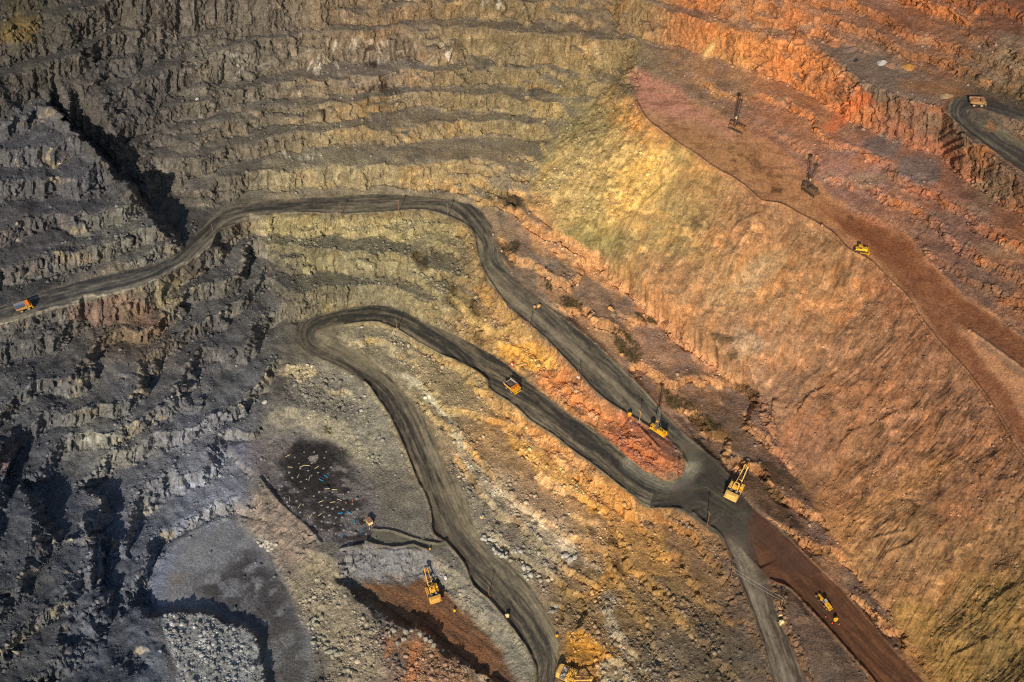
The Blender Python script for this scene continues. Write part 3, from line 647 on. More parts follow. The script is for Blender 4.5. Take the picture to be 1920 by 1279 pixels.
# pale rock bands and ledges
for pg, c, kk in (([(1020,425),(1062,440),(1112,470),(1147,500),(1190,545),(1170,560),(1120,528),(1060,495),(1000,466),(985,430)],(206,150,92),.7),
                  ([(1200,560),(1240,590),(1300,640),(1350,690),(1402,722),(1395,748),(1340,710),(1290,666),(1230,612),(1190,580)],(204,146,98),.6),
                  ([(1010,500),(1050,530),(1090,575),(1150,625),(1200,670),(1190,690),(1130,640),(1070,590),(1010,545)],(196,146,92),.45),
                  ([(1210,690),(1250,715),(1310,765),(1370,815),(1360,840),(1300,800),(1230,740)],(190,140,84),.5),
                  ([(900,880),(945,920),(1000,960),(1060,1010),(1110,1060),(1130,1075),(1075,1060),(1000,990),(950,950),(900,910)],(190,172,146),.8),
                  ([(1000,880),(1040,905),(1100,960),(1150,1010),(1120,1010),(1060,960),(1010,915)],(206,164,112),.7),
                  ([(745,690),(790,720),(850,790),(860,800),(845,800),(790,740),(740,705)],(184,176,150),.8),
                  ([(850,800),(900,880),(880,880),(845,820)],(176,168,144),.6),
                  ([(955,815),(1000,840),(1060,880),(1120,940),(1150,980),(1110,960),(1050,910),(985,860),(950,830)],(206,158,84),.7),
                  ([(1085,870),(1150,930),(1200,975),(1210,1000),(1160,990),(1110,940),(1075,895)],(192,140,74),.7),
                  ([(1130,990),(1240,990),(1260,1080),(1180,1080),(1120,1130),(1090,1120),(1140,1060)],(176,134,72),.55),
                  ([(1060,1180),(1110,1190),(1150,1230),(1130,1260),(1060,1230)],(176,128,52),.7),
                  ([(1120,1240),(1170,1230),(1190,1279),(1170,1330),(1130,1300)],(168,160,138),.6),
                  ([(1125,1110),(1145,1110),(1165,1190),(1220,1260),(1200,1260),(1140,1195)],(150,138,118),.8),
                  ([(965,650),(1000,640),(1040,660),(1040,690),(1000,700),(940,670),(930,640)],(206,154,72),.75),
                  ([(1010,690),(1050,700),(1090,740),(1150,790),(1180,800),(1130,800),(1060,750),(1010,720)],(198,130,76),.75),
                  ([(1180,800),(1200,800),(1240,845),(1284,868),(1266,894),(1225,870),(1190,846),(1165,815)],(178,108,64),.9),
                  ([(530,690),(585,684),(600,700),(590,712),(545,712),(520,705)],(190,174,130),.7),
                  ([(500,770),(580,765),(650,800),(700,860),(690,880),(640,840),(560,800),(500,800)],(174,166,136),.4),
                  ([(500,405),(640,410),(760,410),(850,425),(870,460),(800,455),(640,445),(500,440)],(184,166,118),.5),
                  ([(560,475),(680,480),(790,495),(830,530),(780,535),(700,512),(560,508)],(176,162,122),.4),
                  ([(840,520),(880,560),(930,610),(960,620),(940,650),(880,600),(835,550)],(190,160,100),.5),
                  ([(490,300),(640,310),(700,300),(640,345),(520,350),(480,345)],(150,140,110),.4),
                  ([(190,535),(260,560),(330,600),(300,640),(220,590),(180,560)],(120,94,74),.5),
                  ([(120,565),(190,560),(250,600),(180,610),(130,590)],(112,88,78),.5),
                  ([(300,510),(350,510),(330,590),(300,600),(280,560)],(138,124,90),.5),
                  ([(190,390),(250,380),(300,450),(330,480),(240,500),(190,490)],(104,100,88),.6)):
    tint(poly(pg, 1, 1.3)*(0.5+0.75*sstep(-0.4, 0.3, p2+0.12*L2)), c, min(1, kk*1.15))
tint(LEDG*FACE*(0.4+0.6*sstep(-.2, .3, p2)), (196,142,88), .6)
# white salt curtains and dark seeps of the back wall
def drip(pg, c, kk, thr=0.0):
    tint(poly(pg, 1, 0.8)*sstep(thr, thr+0.8, L2+0.5*L3+0.6*p2), c, kk)
drip([(560,78),(660,70),(720,76),(850,82),(850,120),(790,128),(700,122),(600,128),(550,120)], (178,170,158), .5, 0.5)
drip([(580,118),(680,118),(700,126),(600,142),(575,136)], (190,182,172), .6, .2)
drip([(828,80),(850,80),(846,120),(835,118)], (196,190,182), .7, -.1)
drip([(430,100),(460,105),(455,140),(430,140)], (176,172,166), .6)
drip([(675,80),(705,82),(706,128),(680,126)], (58,46,42), .9, -.5)
drip([(730,74),(770,74),(785,105),(780,118),(740,120)], (62,50,46), .8, 0.1)
drip([(640,92),(660,92),(658,130),(640,132)], (60,52,50), .7, 0)
drip([(678,160),(728,158),(728,172),(680,172)], (60,50,44), .9, -.4)
drip([(700,262),(722,262),(722,274),(700,274)], (60,54,48), .8, -.3)
drip([(520,285),(610,285),(605,300),(525,300)], (176,170,150), .6)
drip([(900,0),(970,-20),(960,10),(890,40),(880,45)], (186,180,168), .55, 0.5)
drip([(600,210),(625,205),(620,232),(605,230)], (66,50,44), .9, -.6)
# seeps, scrub soil and damp stains elsewhere
for pg in ([(905,352),(950,362),(985,380),(980,392),(945,388),(915,372)],[(935,365),(975,385),(985,390),(960,395)],[(945,455),(970,455),(972,475),(955,480),(940,470)],
           [(1140,610),(1175,620),(1205,655),(1200,685),(1165,665)],[(1190,585),(1230,595),(1235,608),(1200,602)],[(1050,550),(1090,570),(1095,588),(1060,575)],
           [(1240,730),(1290,750),(1340,790),(1390,830),(1380,850),(1320,810),(1250,760)],[(1510,1000),(1560,1030),(1575,1065),(1555,1050),(1520,1030)],
           [(1390,880),(1440,900),(1490,960),(1510,1000),(1460,980),(1410,930)],[(1420,860),(1470,880),(1520,920),(1480,920),(1430,890)],[(765,470),(800,475),(805,510),(780,500)],[(835,530),(860,530),(855,580),(840,570)],[(880,560),(905,580),(895,600),(880,590)],
           [(865,615),(920,620),(930,640),(900,650),(870,635)],[(1330,625),(1390,630),(1380,690),(1355,660)],[(1340,700),(1430,735),(1425,750),(1380,740)],[(975,870),(1005,875),(1010,905),(985,900)],[(1090,980),(1150,1010),(1170,1040),(1120,1010)],[(1080,1030),(1110,1060),(1105,1075),(1070,1060)],
           [(1145,1035),(1180,1075),(1170,1080),(1140,1050)]):
    tint(poly(pg, 1, 1.3)*sstep(-0.5, 0.2, p2+0.4*p1), (74,58,40), .75)
def road_paint(M, Cn, width_px, light, dark, prof, green=None):
    """colour by the offset across the road and the distance along it"""
    global C
    idx = np.nonzero(M > 0.5)
    if len(idx[0]) == 0: return
    line = np.array(dens([(c[0], c[1]) for c in Cn], 6.0))
    seg = np.hypot(*np.diff(line, axis=0).T); arc = np.concatenate([[0], np.cumsum(seg)])
    pu = UU[idx].astype(F32); pv = VV[idx].astype(F32)
    best = np.full(len(pu), 1e9, F32); bi = np.zeros(len(pu), int)
    for k in range(len(line)):
        dd = (pu-line[k, 0])**2+(pv-line[k, 1])**2
        m_ = dd < best
        best[m_] = dd[m_]; bi[m_] = k
    tang = np.gradient(line, axis=0); tang /= np.linalg.norm(tang, axis=1, keepdims=True)
    ex = pu-line[bi, 0]; ey = pv-line[bi, 1]
    cr = (ex*-tang[bi, 1]+ey*tang[bi, 0]).astype(F32)      # + is the near / lower side
    al = (arc[bi]+ex*tang[bi, 0]+ey*tang[bi, 1]).astype(F32)
    s1 = fbm(al/70, cr/2.6, 3, 1)+0.5*fbm(al/25, cr/1.4, 2, 3)
    s2 = fbm(al/160, cr/7, 2, 2)
    fr = fbm(al/6, cr/4, 3, 4)
    t = np.interp(cr/width_px, *zip(*prof))+0.45*s2+0.46*s1+0.16*fr
    t = t+0.28*(fbm((al+cr*2.2)/34, (cr-al*.16)/3.0, 2, 5))+0.22*(fbm((al-cr*1.7)/40, (cr+al*.13)/2.6, 2, 0))
    t = np.clip(t, 0, 1)[:, None]
    col = s2l(dark)*(1-t)+s2l(light)*t
    C[idx] = (col*(1+0.10*fr[:, None])).astype(F32)
# pink and rust skin of the drilling bench
tint(MB_, (192,132,90), 0.9)
tint(poly([(1185,130),(1240,150),(1300,195),(1380,250),(1400,270),(1330,260),(1250,220),(1195,200),(1190,160)], 6, 1.5), (208,134,110), .85)
tint(poly([(1300,225),(1400,270),(1480,340),(1560,385),(1640,430),(1700,470),(1730,540),(1660,510),(1560,430),(1440,370),(1340,310),(1240,240)], 5, 1.4), (182,124,70), .75)
tint(poly([(1540,370),(1640,410),(1690,440),(1720,480),(1700,520),(1660,490),(1590,440),(1530,400)], 4, 1.4), (160,90,52), .6)
trk = poly([(1560,400),(1640,420),(1700,445),(1745,500),(1790,545),(1830,575),(1880,610),(1930,645),(1925,700),(1880,665),(1830,620),(1795,612),(1830,660),(1880,720),(1930,800),(1930,850),(1890,800),(1850,740),(1800,675),(1745,610),(1715,560),(1660,500),(1590,440)], 3, 1.0)
tint(trk*(0.75+0.3*p2), (138,76,42), .9)
tint(poly([(1820,620),(1850,635),(1920,690),(1935,720),(1890,690),(1840,645)], 2, .6), (134,96,72), .9)
tint(MB_*sstep(.05, .4, fbm(A/8, Bq/3, 4, 2))*sstep(1700, 1500, UU), (132,86,56), .55)
tint(MB_*sstep(.15, .45, fbm(A/16+9, Bq/7, 3, 1)), (190,136,96), .4)
tint(poly([(1320,270),(1400,285),(1480,345),(1440,350),(1380,320)], 2, 1.4)*sstep(0.1, 0.4, fbm(A/5, Bq/3, 3, 0)), (92,58,34), .6)
tint(poly([(1445,350),(1468,352),(1465,362),(1448,360)], 1, .5), (92,56,30), .8); tint(poly([(1585,402),(1600,405),(1602,414),(1588,412)], 1, .5), (80,48,30), .8)
keepC = C.copy()
mid_line = [((a_[0]+b_[0])/2, (a_[1]+b_[1])/2) for a_, b_ in zip(BENCH_N[::3], [BENCH_F[min(len(BENCH_F)-1, int(k_*len(BENCH_F)/len(BENCH_N[::3])))] for k_ in range(len(BENCH_N[::3]))])]
road_paint(MB_, mid_line, 70, (196,128,76), (134,80,46), [(-1,.6),(-.4,.45),(0,.3),(.4,.35),(1,.65)])
mixb = (0.40*sstep(1330, 1480, UU))[..., None]
C = (keepC*(1-mixb)+C*mixb*(keepC.mean(-1, keepdims=True)/np.maximum(C.mean(-1, keepdims=True), .02))**.6).astype(F32)
tint(trk*(0.7+0.4*fbm(UU/9, VV/9, 3, 3)), (122,66,38), .75)
tint(poly([(1820,620),(1850,635),(1920,690),(1935,720),(1890,690),(1840,645)], 2, .6), (150,108,80), .9)
# blast bench, pit floor, shovel bay
tint(MBL, (112,108,112), .8)
blk = poly([(520,850),(560,828),(610,826),(640,850),(620,880),(625,910),(590,930),(550,915),(530,890)], 4, 1.6)
tint(blk*sstep(-.42, -.05, fbm(A/9, Bq/6, 4, 4)+0.5*blk-0.15), (46,44,46), .95)
tint(poly([(490,860),(560,835),(640,850),(665,900),(690,960),(700,1015),(640,1020),(585,985),(530,945),(500,905)], 6, 1.6)*sstep(-0.12, .2, fbm(A/7+30, Bq/3.2, 4, 1)), (50,48,50), .85)
tint(poly([(610,830),(650,840),(668,856),(640,862)], 3, 1.5), (50,48,48), .8)
tint(poly([(530,930),(600,930),(680,960),(700,1010),(630,1020),(580,985)], 4, 1.3)*sstep(-.15, .35, fbm(A/5, Bq/4, 3, 2)), (58,54,56), .8)
tint(poly([(580,855),(596,850),(598,862),(590,868),(580,864)], 0, .5), (140,134,128), 1)
tint(poly([(1220,905),(1310,900),(1320,950),(1240,950)], 6, 1), (120,122,112), .0)
MFs = poly(FLOOR, 7, 1.8)
tint(MFs*(0.8+0.35*p2), (126,134,152), .9)
tint(np.clip(blur(MF, 10, 2)*2, 0, 1)*(1-MF), (138,138,138), .5)
tint(poly([(440,1000),(480,1030),(530,1090),(560,1160),(600,1260),(590,1440),(500,1440),(500,1260),(480,1180),(400,1130),(360,1090),(420,1070),(450,1030)], 8, 1.6)*sstep(-.35, .15, p2+0.5*p1+0.1), (62,58,62), .85)
tint(poly([(480,1180),(560,1160),(600,1280),(580,1440),(500,1440),(500,1260)], 8, 1.2), (96,98,96), .5)
tint(poly([(310,1080),(345,1075),(350,1095),(315,1095)], 3, 1), (132,116,104), .6)
tint(MP, (134,141,148), .9)
tint(poly([(493,907),(584,998),(592,1028),(565,1062),(525,1062),(485,1000),(455,968),(440,950)], 3, 1)*(0.65+0.3*L2), (150,132,120), .8)
tint(poly([(540,1085),(592,1035),(632,1060),(650,1120),(700,1170),(720,1260),(700,1440),(620,1440),(615,1230),(560,1150)], 5, 1.2), (146,136,114), .75)
tint(poly([(455,830),(520,815),(540,850),(500,890),(470,870)], 5, 1.3), (124,116,118), .6)
tint(poly([(640,1028),(800,1028),(830,1085),(870,1140),(800,1075),(760,1095),(700,1088),(640,1075)], 3, 1), (122,126,136), .7)
tint(poly([(810,1050),(880,1085),(980,1195),(1005,1260),(985,1279),(930,1210),(850,1130)], 3, 1), (142,138,122), .6)
tint(MY, (122,86,56), .9)
sk_ = fbm((UU*.8+VV*.6)/45, (-UU*.6+VV*.8)/5, 4, 3)
bay_tail = poly([(690,1085),(790,1082),(830,1105),(870,1150),(930,1210),(985,1290),(930,1290),(841,1220),(741,1167),(660,1105)], 6, 1.4)
tint(poly([(660,1100),(720,1110),(740,1140),(700,1130)], 4, 1), (104,92,72), .6)
tint(poly([(780,1120),(860,1160),(920,1230),(900,1250),(820,1190),(760,1150)], 4, 1.2), (138,90,56), .6)
tint(bay_tail*sstep(.05, .4, sk_), (80,62,50), .75)
tint(bay_tail*sstep(.05, .45, -sk_), (158,108,66), .5)
tint(poly([(730,1190),(800,1200),(850,1240),(930,1300),(900,1440),(760,1440),(740,1300),(770,1240)], 5, 1.2), (150,110,72), .7)
tint(poly([(766,1200),(790,1210),(780,1279),(760,1279)], 2, 1), (178,110,58), .7)
tint(poly([(725,1195),(745,1200),(735,1230),(720,1240)], 2, 1), (168,108,60), .6)
tint(poly([(0,872),(22,815),(28,850),(5,890),(-30,930),(-30,890)], 2, .6), (104,82,74), .7)
# heaps on the upper right flat
tint(poly([(1515,75),(1560,85),(1650,105),(1720,135),(1790,155),(1770,195),(1700,190),(1640,180),(1570,118)], 4, 1), (124,100,84), .85)
tint(poly([(1690,150),(1760,150),(1830,175),(1790,185),(1720,175),(1680,160)], 4, 1.3), (150,98,58), .7)
tint(poly([(1640,160),(1690,195),(1760,215),(1790,270),(1730,250),(1660,215)], 5, 1.5), (100,84,68), .6)
for pg in ([(1535,240),(1580,200),(1610,160),(1640,185),(1590,225),(1560,260)],[(1600,150),(1640,185),(1645,195),(1615,180)]):
    tint(poly(pg, 2, 1.5), (196,98,46), .6)
for pg in ([(1610,265),(1665,243),(1660,275),(1690,255),(1680,300),(1640,290)],[(1680,300),(1730,290),(1760,300),(1765,340),(1720,350),(1690,330)]):
    tint(poly(pg, 3, 1), (112,94,88), .85)
tint(poly([(1330,60),(1400,62),(1470,90),(1440,110),(1360,100),(1320,110)], 5, 1.5), (192,122,62), .5)
tint(poly([(1320,100),(1345,70),(1350,60),(1335,100),(1318,122)], 2, .8), (206,176,110), .7)
print('colour', round(time.time()-T0, 1))

# roads: dusty wheel tracks running along each road
dust = (138,128,106)
road_paint(MH, RH_C, 22, (122,108,84), (66,58,54), [(-1,.9),(-.6,.15),(.0,.1),(.5,.3),(1,.8)])
road_paint(M4, ROAD4_C, 36, (124,80,50), (82,55,38), [(-1,.3),(-.3,.2),(.3,.25),(1,.5)])
road_paint(M5, ROAD5_C, 24, (134,124,108), (76,66,58), [(-1,.1),(-.4,.25),(0.1,.75),(.5,.7),(1,.2)])
road_paint(M2, ROAD2_C, 30, dust, (61,59,56), [(-1,.55),(-.6,.7),(-.15,.15),(.35,.08),(.7,.4),(1,.2)])
road_paint(M1, ROAD1_C, 30, dust, (65,63,60), [(-1,.2),(-.5,.25),(0,.3),(.35,.75),(.7,.6),(1,.25)])
road_paint(MJ, [(1240,930),(1320,920),(1380,960)], 34, (104,98,84), (62,59,54), [(-1,.1),(0,.25),(1,.2)])
road_paint(ML, LANE_C, 12, (114,112,98), (86,84,76), [(-1,.2),(0,.7),(1,.4)])
loopd = line_dist([(1180,868),(1215,892),(1245,905),(1270,903),(1290,888),(1298,870)], 40)
tint((sstep(24, 6, loopd)*np.maximum(M2, MJ)*(0.6+0.5*fbm(UU/9, VV/9, 3, 2)+0.25*np.sin(loopd*1.1))), (146,142,124), .8)
tint(poly([(1411,954),(1454,988),(1505,1037),(1545,1075),(1480,1080),(1440,1040),(1400,990)], 5, 1)*np.maximum(M4, MJ), (86,62,52), .7)
# road sections run into one another where they meet
R_ = (ROADM > 0.5).astype(float)
soft = np.clip(np.maximum.reduce([np.exp(-(line_dist(l_, 70)/26.0)**2) for l_ in ([(1400,950),(1395,1010)],[(1325,985),(1400,1000)],[(1290,850),(1350,870)],[(1275,905),(1280,955)],[(1425,1040),(1445,1090)],[(836,1015),(842,1030)])])*1.3, 0, 1)
WW = np.clip(blur(R_, 7, 2), .02, 1)
jit = (VV*0+1)
for ch in range(3):
    bl_ = blur(C[..., ch]*R_, 7, 2)/WW
    C[..., ch] = C[..., ch]*(1-soft*R_*.9)+bl_*soft*R_*.9*(1+0.22*fbm(UU/11, VV/5, 3, ch))
loope = line_dist([(700,640),(660,622),(630,620),(600,632),(620,655),(660,668),(700,690)], 40)
tint(sstep(22, 4, loope)*M2*(0.6+0.4*fbm(UU/9, VV/9, 3, 1)), (140,132,108), .6)
# dark spill at the road edges
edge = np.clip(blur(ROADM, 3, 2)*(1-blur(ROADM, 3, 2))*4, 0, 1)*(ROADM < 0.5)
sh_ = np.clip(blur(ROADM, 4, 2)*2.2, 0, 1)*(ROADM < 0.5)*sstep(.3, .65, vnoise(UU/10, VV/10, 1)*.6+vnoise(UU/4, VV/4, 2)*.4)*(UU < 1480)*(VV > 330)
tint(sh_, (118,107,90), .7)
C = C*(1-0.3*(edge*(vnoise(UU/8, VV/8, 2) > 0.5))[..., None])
# stone to stone differences
C = C*(1+RUB[..., None]*((idb-0.5)*0.55+(idc-0.5)*0.3)[..., None])
C = C*(1+(0.35*(ide-0.5)+0.3*(ida-0.5))[..., None]*FACE[..., None])
C = C*(1+0.16*np.clip(L1, -2, 2)[..., None]*(1-roadw[..., None])*0.6)
C = C*(1+0.20*(vnoise(A/0.9, Bq/0.9, 3)-0.5)[..., None])
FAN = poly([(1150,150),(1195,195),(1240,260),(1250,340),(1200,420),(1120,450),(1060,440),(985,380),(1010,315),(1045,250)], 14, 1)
C = C*(1-(MD*(1-FAN))[..., None]*np.array([.23, .14, .16], F32))*(1+FAN[..., None]*np.array([.10, .05, .12], F32))  # fan brightened: the sun's hot spot is put into its colour
C = C*(1-UPR[..., None]*np.array([.04, -.05, -.10], F32))*(1-(MB_*(1-UPR))[..., None]*np.array([.10, .0, 0], F32))
C = C*(1-BACK[..., None]*np.array([.07, .09, .10], F32))
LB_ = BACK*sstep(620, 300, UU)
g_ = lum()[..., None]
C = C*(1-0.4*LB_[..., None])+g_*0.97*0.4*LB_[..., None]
tint(poly([(0,45),(30,30),(70,32),(78,50),(70,75),(20,80),(0,80)], 3, 1.3), (120,100,50), .6)
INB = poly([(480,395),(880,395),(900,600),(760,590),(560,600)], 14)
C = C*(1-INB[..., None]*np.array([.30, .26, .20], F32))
BKL = BACK*sstep(600, 900, UU)*sstep(330, 230, VV)
C = C*(1-(BKL*.08)[..., None])
C = C*(1+(0.12*WEST*FACE)[..., None])  # steep west faces painted lighter, like sunlit facets
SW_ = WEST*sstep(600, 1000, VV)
C = C*(1+0.25*SW_[..., None])*(1+SW_[..., None]*np.array([-.09, -.02, .12], F32))  # lower left lifted, with the blue of its shade put into the colour
l_ = lum()[..., None]
C = l_+(C-l_)*(SAT-0.12*BACK-0.13*MD*(1-FAN)-0.05*UPR)[..., None]
C = np.clip(C*GAIN*np.array([1.0, 0.99, 0.93], F32)*(1-WEST[..., None]*np.array([.10, .03, -.16], F32)), 0.008, 0.75)  # west: grey-blue rock, cooled further by painting in less warm light

# ------------------------------------------------------------------ meshes of the ground
def rock_material(name, bump=0.35, grain=0.5):
    m = bpy.data.materials.new(name); m.use_nodes = True
    nt = m.node_tree; N = nt.nodes; Lk = nt.links
    bs = N['Principled BSDF']; bs.inputs['Roughness'].default_value = 0.95
    bs.inputs['Specular IOR Level'].default_value = 0.12
    at = N.new('ShaderNodeAttribute'); at.attribute_name = 'rock'
    geo = N.new('ShaderNodeNewGeometry')
    n1 = N.new('ShaderNodeTexNoise'); n1.inputs['Scale'].default_value = 1.1; n1.inputs['Detail'].default_value = 6; n1.inputs['Roughness'].default_value = .65
    n2 = N.new('ShaderNodeTexNoise'); n2.inputs['Scale'].default_value = 0.16; n2.inputs['Detail'].default_value = 5
    Lk.new(geo.outputs['Position'], n1.inputs['Vector']); Lk.new(geo.outputs['Position'], n2.inputs['Vector'])
    r1 = N.new('ShaderNodeMapRange'); r1.inputs['From Min'].default_value = .28; r1.inputs['From Max'].default_value = .72; r1.inputs['To Min'].default_value = 1-grain; r1.inputs['To Max'].default_value = 1+grain
    Lk.new(n1.outputs['Fac'], r1.inputs['Value'])
    r2 = N.new('ShaderNodeMapRange'); r2.inputs['From Min'].default_value = .3; r2.inputs['From Max'].default_value = .7; r2.inputs['To Min'].default_value = .85; r2.inputs['To Max'].default_value = 1.15
    Lk.new(n2.outputs['Fac'], r2.inputs['Value'])
    mu = N.new('ShaderNodeMath'); mu.operation = 'MULTIPLY'; Lk.new(r1.outputs[0], mu.inputs[0]); Lk.new(r2.outputs[0], mu.inputs[1])
    mx = N.new('ShaderNodeVectorMath'); mx.operation = 'SCALE'; Lk.new(at.outputs['Color'], mx.inputs[0]); Lk.new(mu.outputs[0], mx.inputs['Scale'])
    Lk.new(mx.outputs[0], bs.inputs['Base Color'])
    if bump:
        bp = N.new('ShaderNodeBump'); bp.inputs['Strength'].default_value = bump; bp.inputs['Distance'].default_value = 0.8
        Lk.new(n1.outputs['Fac'], bp.inputs['Height']); Lk.new(bp.outputs[0], bs.inputs['Normal'])
    return m
MAT_ROCK = rock_material('broken_rock', .9, .5)
MAT_SPOIL = rock_material('spoil', .45, .42)
MAT_ROAD = rock_material('haul_road_dust', .12, .16)
PXYZ = np.stack([PX, PY, PZg], -1).astype(F32)
def region_mesh(name, fm, mat, kind='structure'):
    """the quads of the height grid selected by fm as one object"""
    q = np.argwhere(fm)
    if len(q) == 0: return None
    j, i = q[:, 0], q[:, 1]
    a = j*NU+i
    quads = np.stack([a+NU, a+NU+1, a+1, a], 1).astype(np.int64)
    used, inv = np.unique(quads.ravel(), return_inverse=True)
    me = bpy.data.meshes.new(name)
    me.vertices.add(len(used)); me.vertices.foreach_set('co', PXYZ.reshape(-1, 3)[used].ravel())
    me.loops.add(len(inv)); me.loops.foreach_set('vertex_index', inv.astype(np.int32))
    nf = len(quads)
    me.polygons.add(nf); me.polygons.foreach_set('loop_start', np.arange(0, nf*4, 4, dtype=np.int32))
    me.update(calc_edges=True)
    ca = me.attributes.new('rock', 'FLOAT_COLOR', 'POINT')
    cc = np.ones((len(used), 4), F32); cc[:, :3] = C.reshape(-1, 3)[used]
    ca.data.foreach_set('color', cc.ravel())
    me.materials.append(mat)
    o = bpy.data.objects.new(name, me); COL.objects.link(o)
    if kind: o['kind'] = kind
    return o
qm = np.zeros((NV-1, NU-1), np.int8)
cm = lambda M: M[:-1, :-1] > 0.5
qm[cm(MD)] = 1
qm[cm(MB_)] = 2
qm[cm(MF)] = 3
qm[cm(MBL)] = 4
qm[cm(MP)] = 0
qm[cm(MH)] = 8
for M in (M5,): qm[cm(M)] = 7
for M in (M4,): qm[cm(M)] = 6
for M in (M1, M2, MJ): qm[cm(M)] = 5
qm[cm(ML)] = 9
for k, nm in enumerate(['pit_wall', 'spoil_slope', 'drilling_bench', 'pit_floor', 'blast_bench', 'haul_road', 'red_haul_road', 'side_road', 'upper_road', 'bench_track']):
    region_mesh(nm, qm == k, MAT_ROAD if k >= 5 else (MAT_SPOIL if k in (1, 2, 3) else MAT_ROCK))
# country round the pit: a wide sheet carried on from the edge of the survey to the horizon
ring = [(0, i) for i in range(0, NU, 8)]+[(j, NU-1) for j in range(0, NV, 8)]+[(NV-1, i) for i in range(NU-1, -1, -8)]+[(j, 0) for j in range(NV-1, -1, -8)]
me = bpy.data.meshes.new('surrounding_ground'); bm = bmesh.new()
prev = None; first = None
levels = [0, 60, 200, 600, 1800, 6000]
rows = []
for (j, i) in ring:
    p = Vector(PXYZ[j, i]); c0 = Vector((0, 560, 0)); dr = Vector((p.x-c0.x, p.y-c0.y, 0)).normalized()
    row = []
    for r in levels:
        t = 1-math.exp(-r/500)
        row.append(bm.verts.new((p.x+dr.x*r, p.y+dr.y*r, p.z*(1-t)+130*t-(0.3 if r == 0 else 0))))
    rows.append(row)
for a, b in zip(rows, rows[1:]+rows[:1]):
    for k in range(len(levels)-1):
        try: bm.faces.new((a[k], a[k+1], b[k+1], b[k]))
        except ValueError: pass
bmesh.ops.recalc_face_normals(bm, faces=bm.faces); bm.to_mesh(me); bm.free()
ca = me.attributes.new('rock', 'FLOAT_COLOR', 'POINT'); ca.data.foreach_set('color', np.tile(np.array([.16, .13, .09, 1], F32), len(me.vertices)))
me.materials.append(MAT_ROCK)
o = bpy.data.objects.new('surrounding_ground', me); COL.objects.link(o); o['kind'] = 'structure'
print('meshes', round(time.time()-T0, 1))

def at(u, v):
    """ground point under a survey pixel"""
    x = min(max((u-U0)/G, 0), NU-1.001); y = min(max((v-V0)/G, 0), NV-1.001)
    i, j = int(x), int(y); fx, fy = x-i, y-j
    p = (PXYZ[j, i]*(1-fx)+PXYZ[j, i+1]*fx)*(1-fy)+(PXYZ[j+1, i]*(1-fx)+PXYZ[j+1, i+1]*fx)*fy
    return Vector([float(t) for t in p])
def heading(u, v, u2, v2):
    a, b = at(u, v), at(u2, v2)
    return math.atan2(b.y-a.y, b.x-a.x)
# ------------------------------------------------------------------ loose rock: one stuff object, plus the boulders one can count
ICO = bmesh.new(); bmesh.ops.create_icosphere(ICO, subdivisions=1, radius=1)
IV = np.array([v.co[:] for v in ICO.verts], F32); IFc = np.array([[v.index for v in f.verts] for f in ICO.faces]); ICO.free()
ICB = bmesh.new(); bmesh.ops.create_icosphere(ICB, subdivisions=2, radius=1)
BV = np.array([v.co[:] for v in ICB.verts], F32); BF = [[v.index for v in f.verts] for f in ICB.faces]; ICB.free()
def chip(verts, seed, cuts=7):
    """knock flat faces off a ball so that it breaks like rock"""
    r = np.random.default_rng(seed); v = verts*np.array([1, r.uniform(.6, .95), r.uniform(.5, .8)])
    for k in range(cuts):
        nn = r.normal(size=3); nn /= np.linalg.norm(nn); h = r.uniform(.45, .8)
        ex = np.clip(v@nn-h, 0, None); v = v-ex[:, None]*nn
    return v.astype(F32)
VAR = [chip(IV, 100+k, 5) for k in range(14)]
dens_map = RUB*0.9+0.05*WEST+0.10*INNER+0.05*BACK+0.26*MD
dens_map = dens_map*(1-np.clip(flatw*1.3, 0, 1))
dens_map = dens_map*(0.25+1.5*sstep(0.35, 0.75, vnoise(A/9, Bq/9, 2)))
dens_map = dens_map+0.02*MF+0.05*MBL
prob = (dens_map/dens_map.sum()).ravel(); cum = np.cumsum(prob)
NR = 80000
pick = np.searchsorted(cum, rng.random(NR)).clip(0, NU*NV-1)
pj, pi = pick//NU, pick % NU
pos = PXYZ[pj, pi]
size = (0.30*(1-rng.random(NR))**(-0.42)).clip(0.3, 1.9).astype(F32)
size *= (0.75+0.5*np.clip(RUB[pj, pi], 0, 1)).astype(F32)
size *= np.where(MP[pj, pi] > .5, 0.85, 1.0).astype(F32)
size *= np.where(MD[pj, pi] > .5, 0.72, 1.0).astype(F32)
var = rng.integers(0, len(VAR), NR); th = rng.random(NR)*6.283
V_ = np.stack(VAR)[var]*size[:, None, None]
cx_, sx_ = np.cos(th)[:, None], np.sin(th)[:, None]
vx = V_[..., 0]*cx_-V_[..., 1]*sx_; vy = V_[..., 0]*sx_+V_[..., 1]*cx_
V_ = np.stack([vx, vy, V_[..., 2]], -1)+pos[:, None, :]+np.array([0, 0, 0.12], F32)*size[:, None, None]
rc = C[pj, pi]*(0.75+0.75*rng.random((NR, 1)))
rc = rc*0.8+0.2*rc.mean(1, keepdims=True)
rc = np.clip(rc*1.12, .01, .6)
nv = len(IV)
me = bpy.data.meshes.new('rubble')
me.vertices.add(NR*nv); me.vertices.foreach_set('co', V_.astype(F32).ravel())
fc = (IFc[None]+(np.arange(NR)*nv)[:, None, None]).reshape(-1, 3)
me.loops.add(fc.size); me.loops.foreach_set('vertex_index', fc.ravel().astype(np.int32))
me.polygons.add(len(fc)); me.polygons.foreach_set('loop_start', np.arange(0, fc.size, 3, dtype=np.int32))
me.update(calc_edges=True)
cc = np.ones((NR*nv, 4), F32); cc[:, :3] = np.repeat(rc, nv, 0)
ca = me.attributes.new('rock', 'FLOAT_COLOR', 'POINT'); ca.data.foreach_set('color', cc.ravel())
me.materials.append(MAT_ROCK)
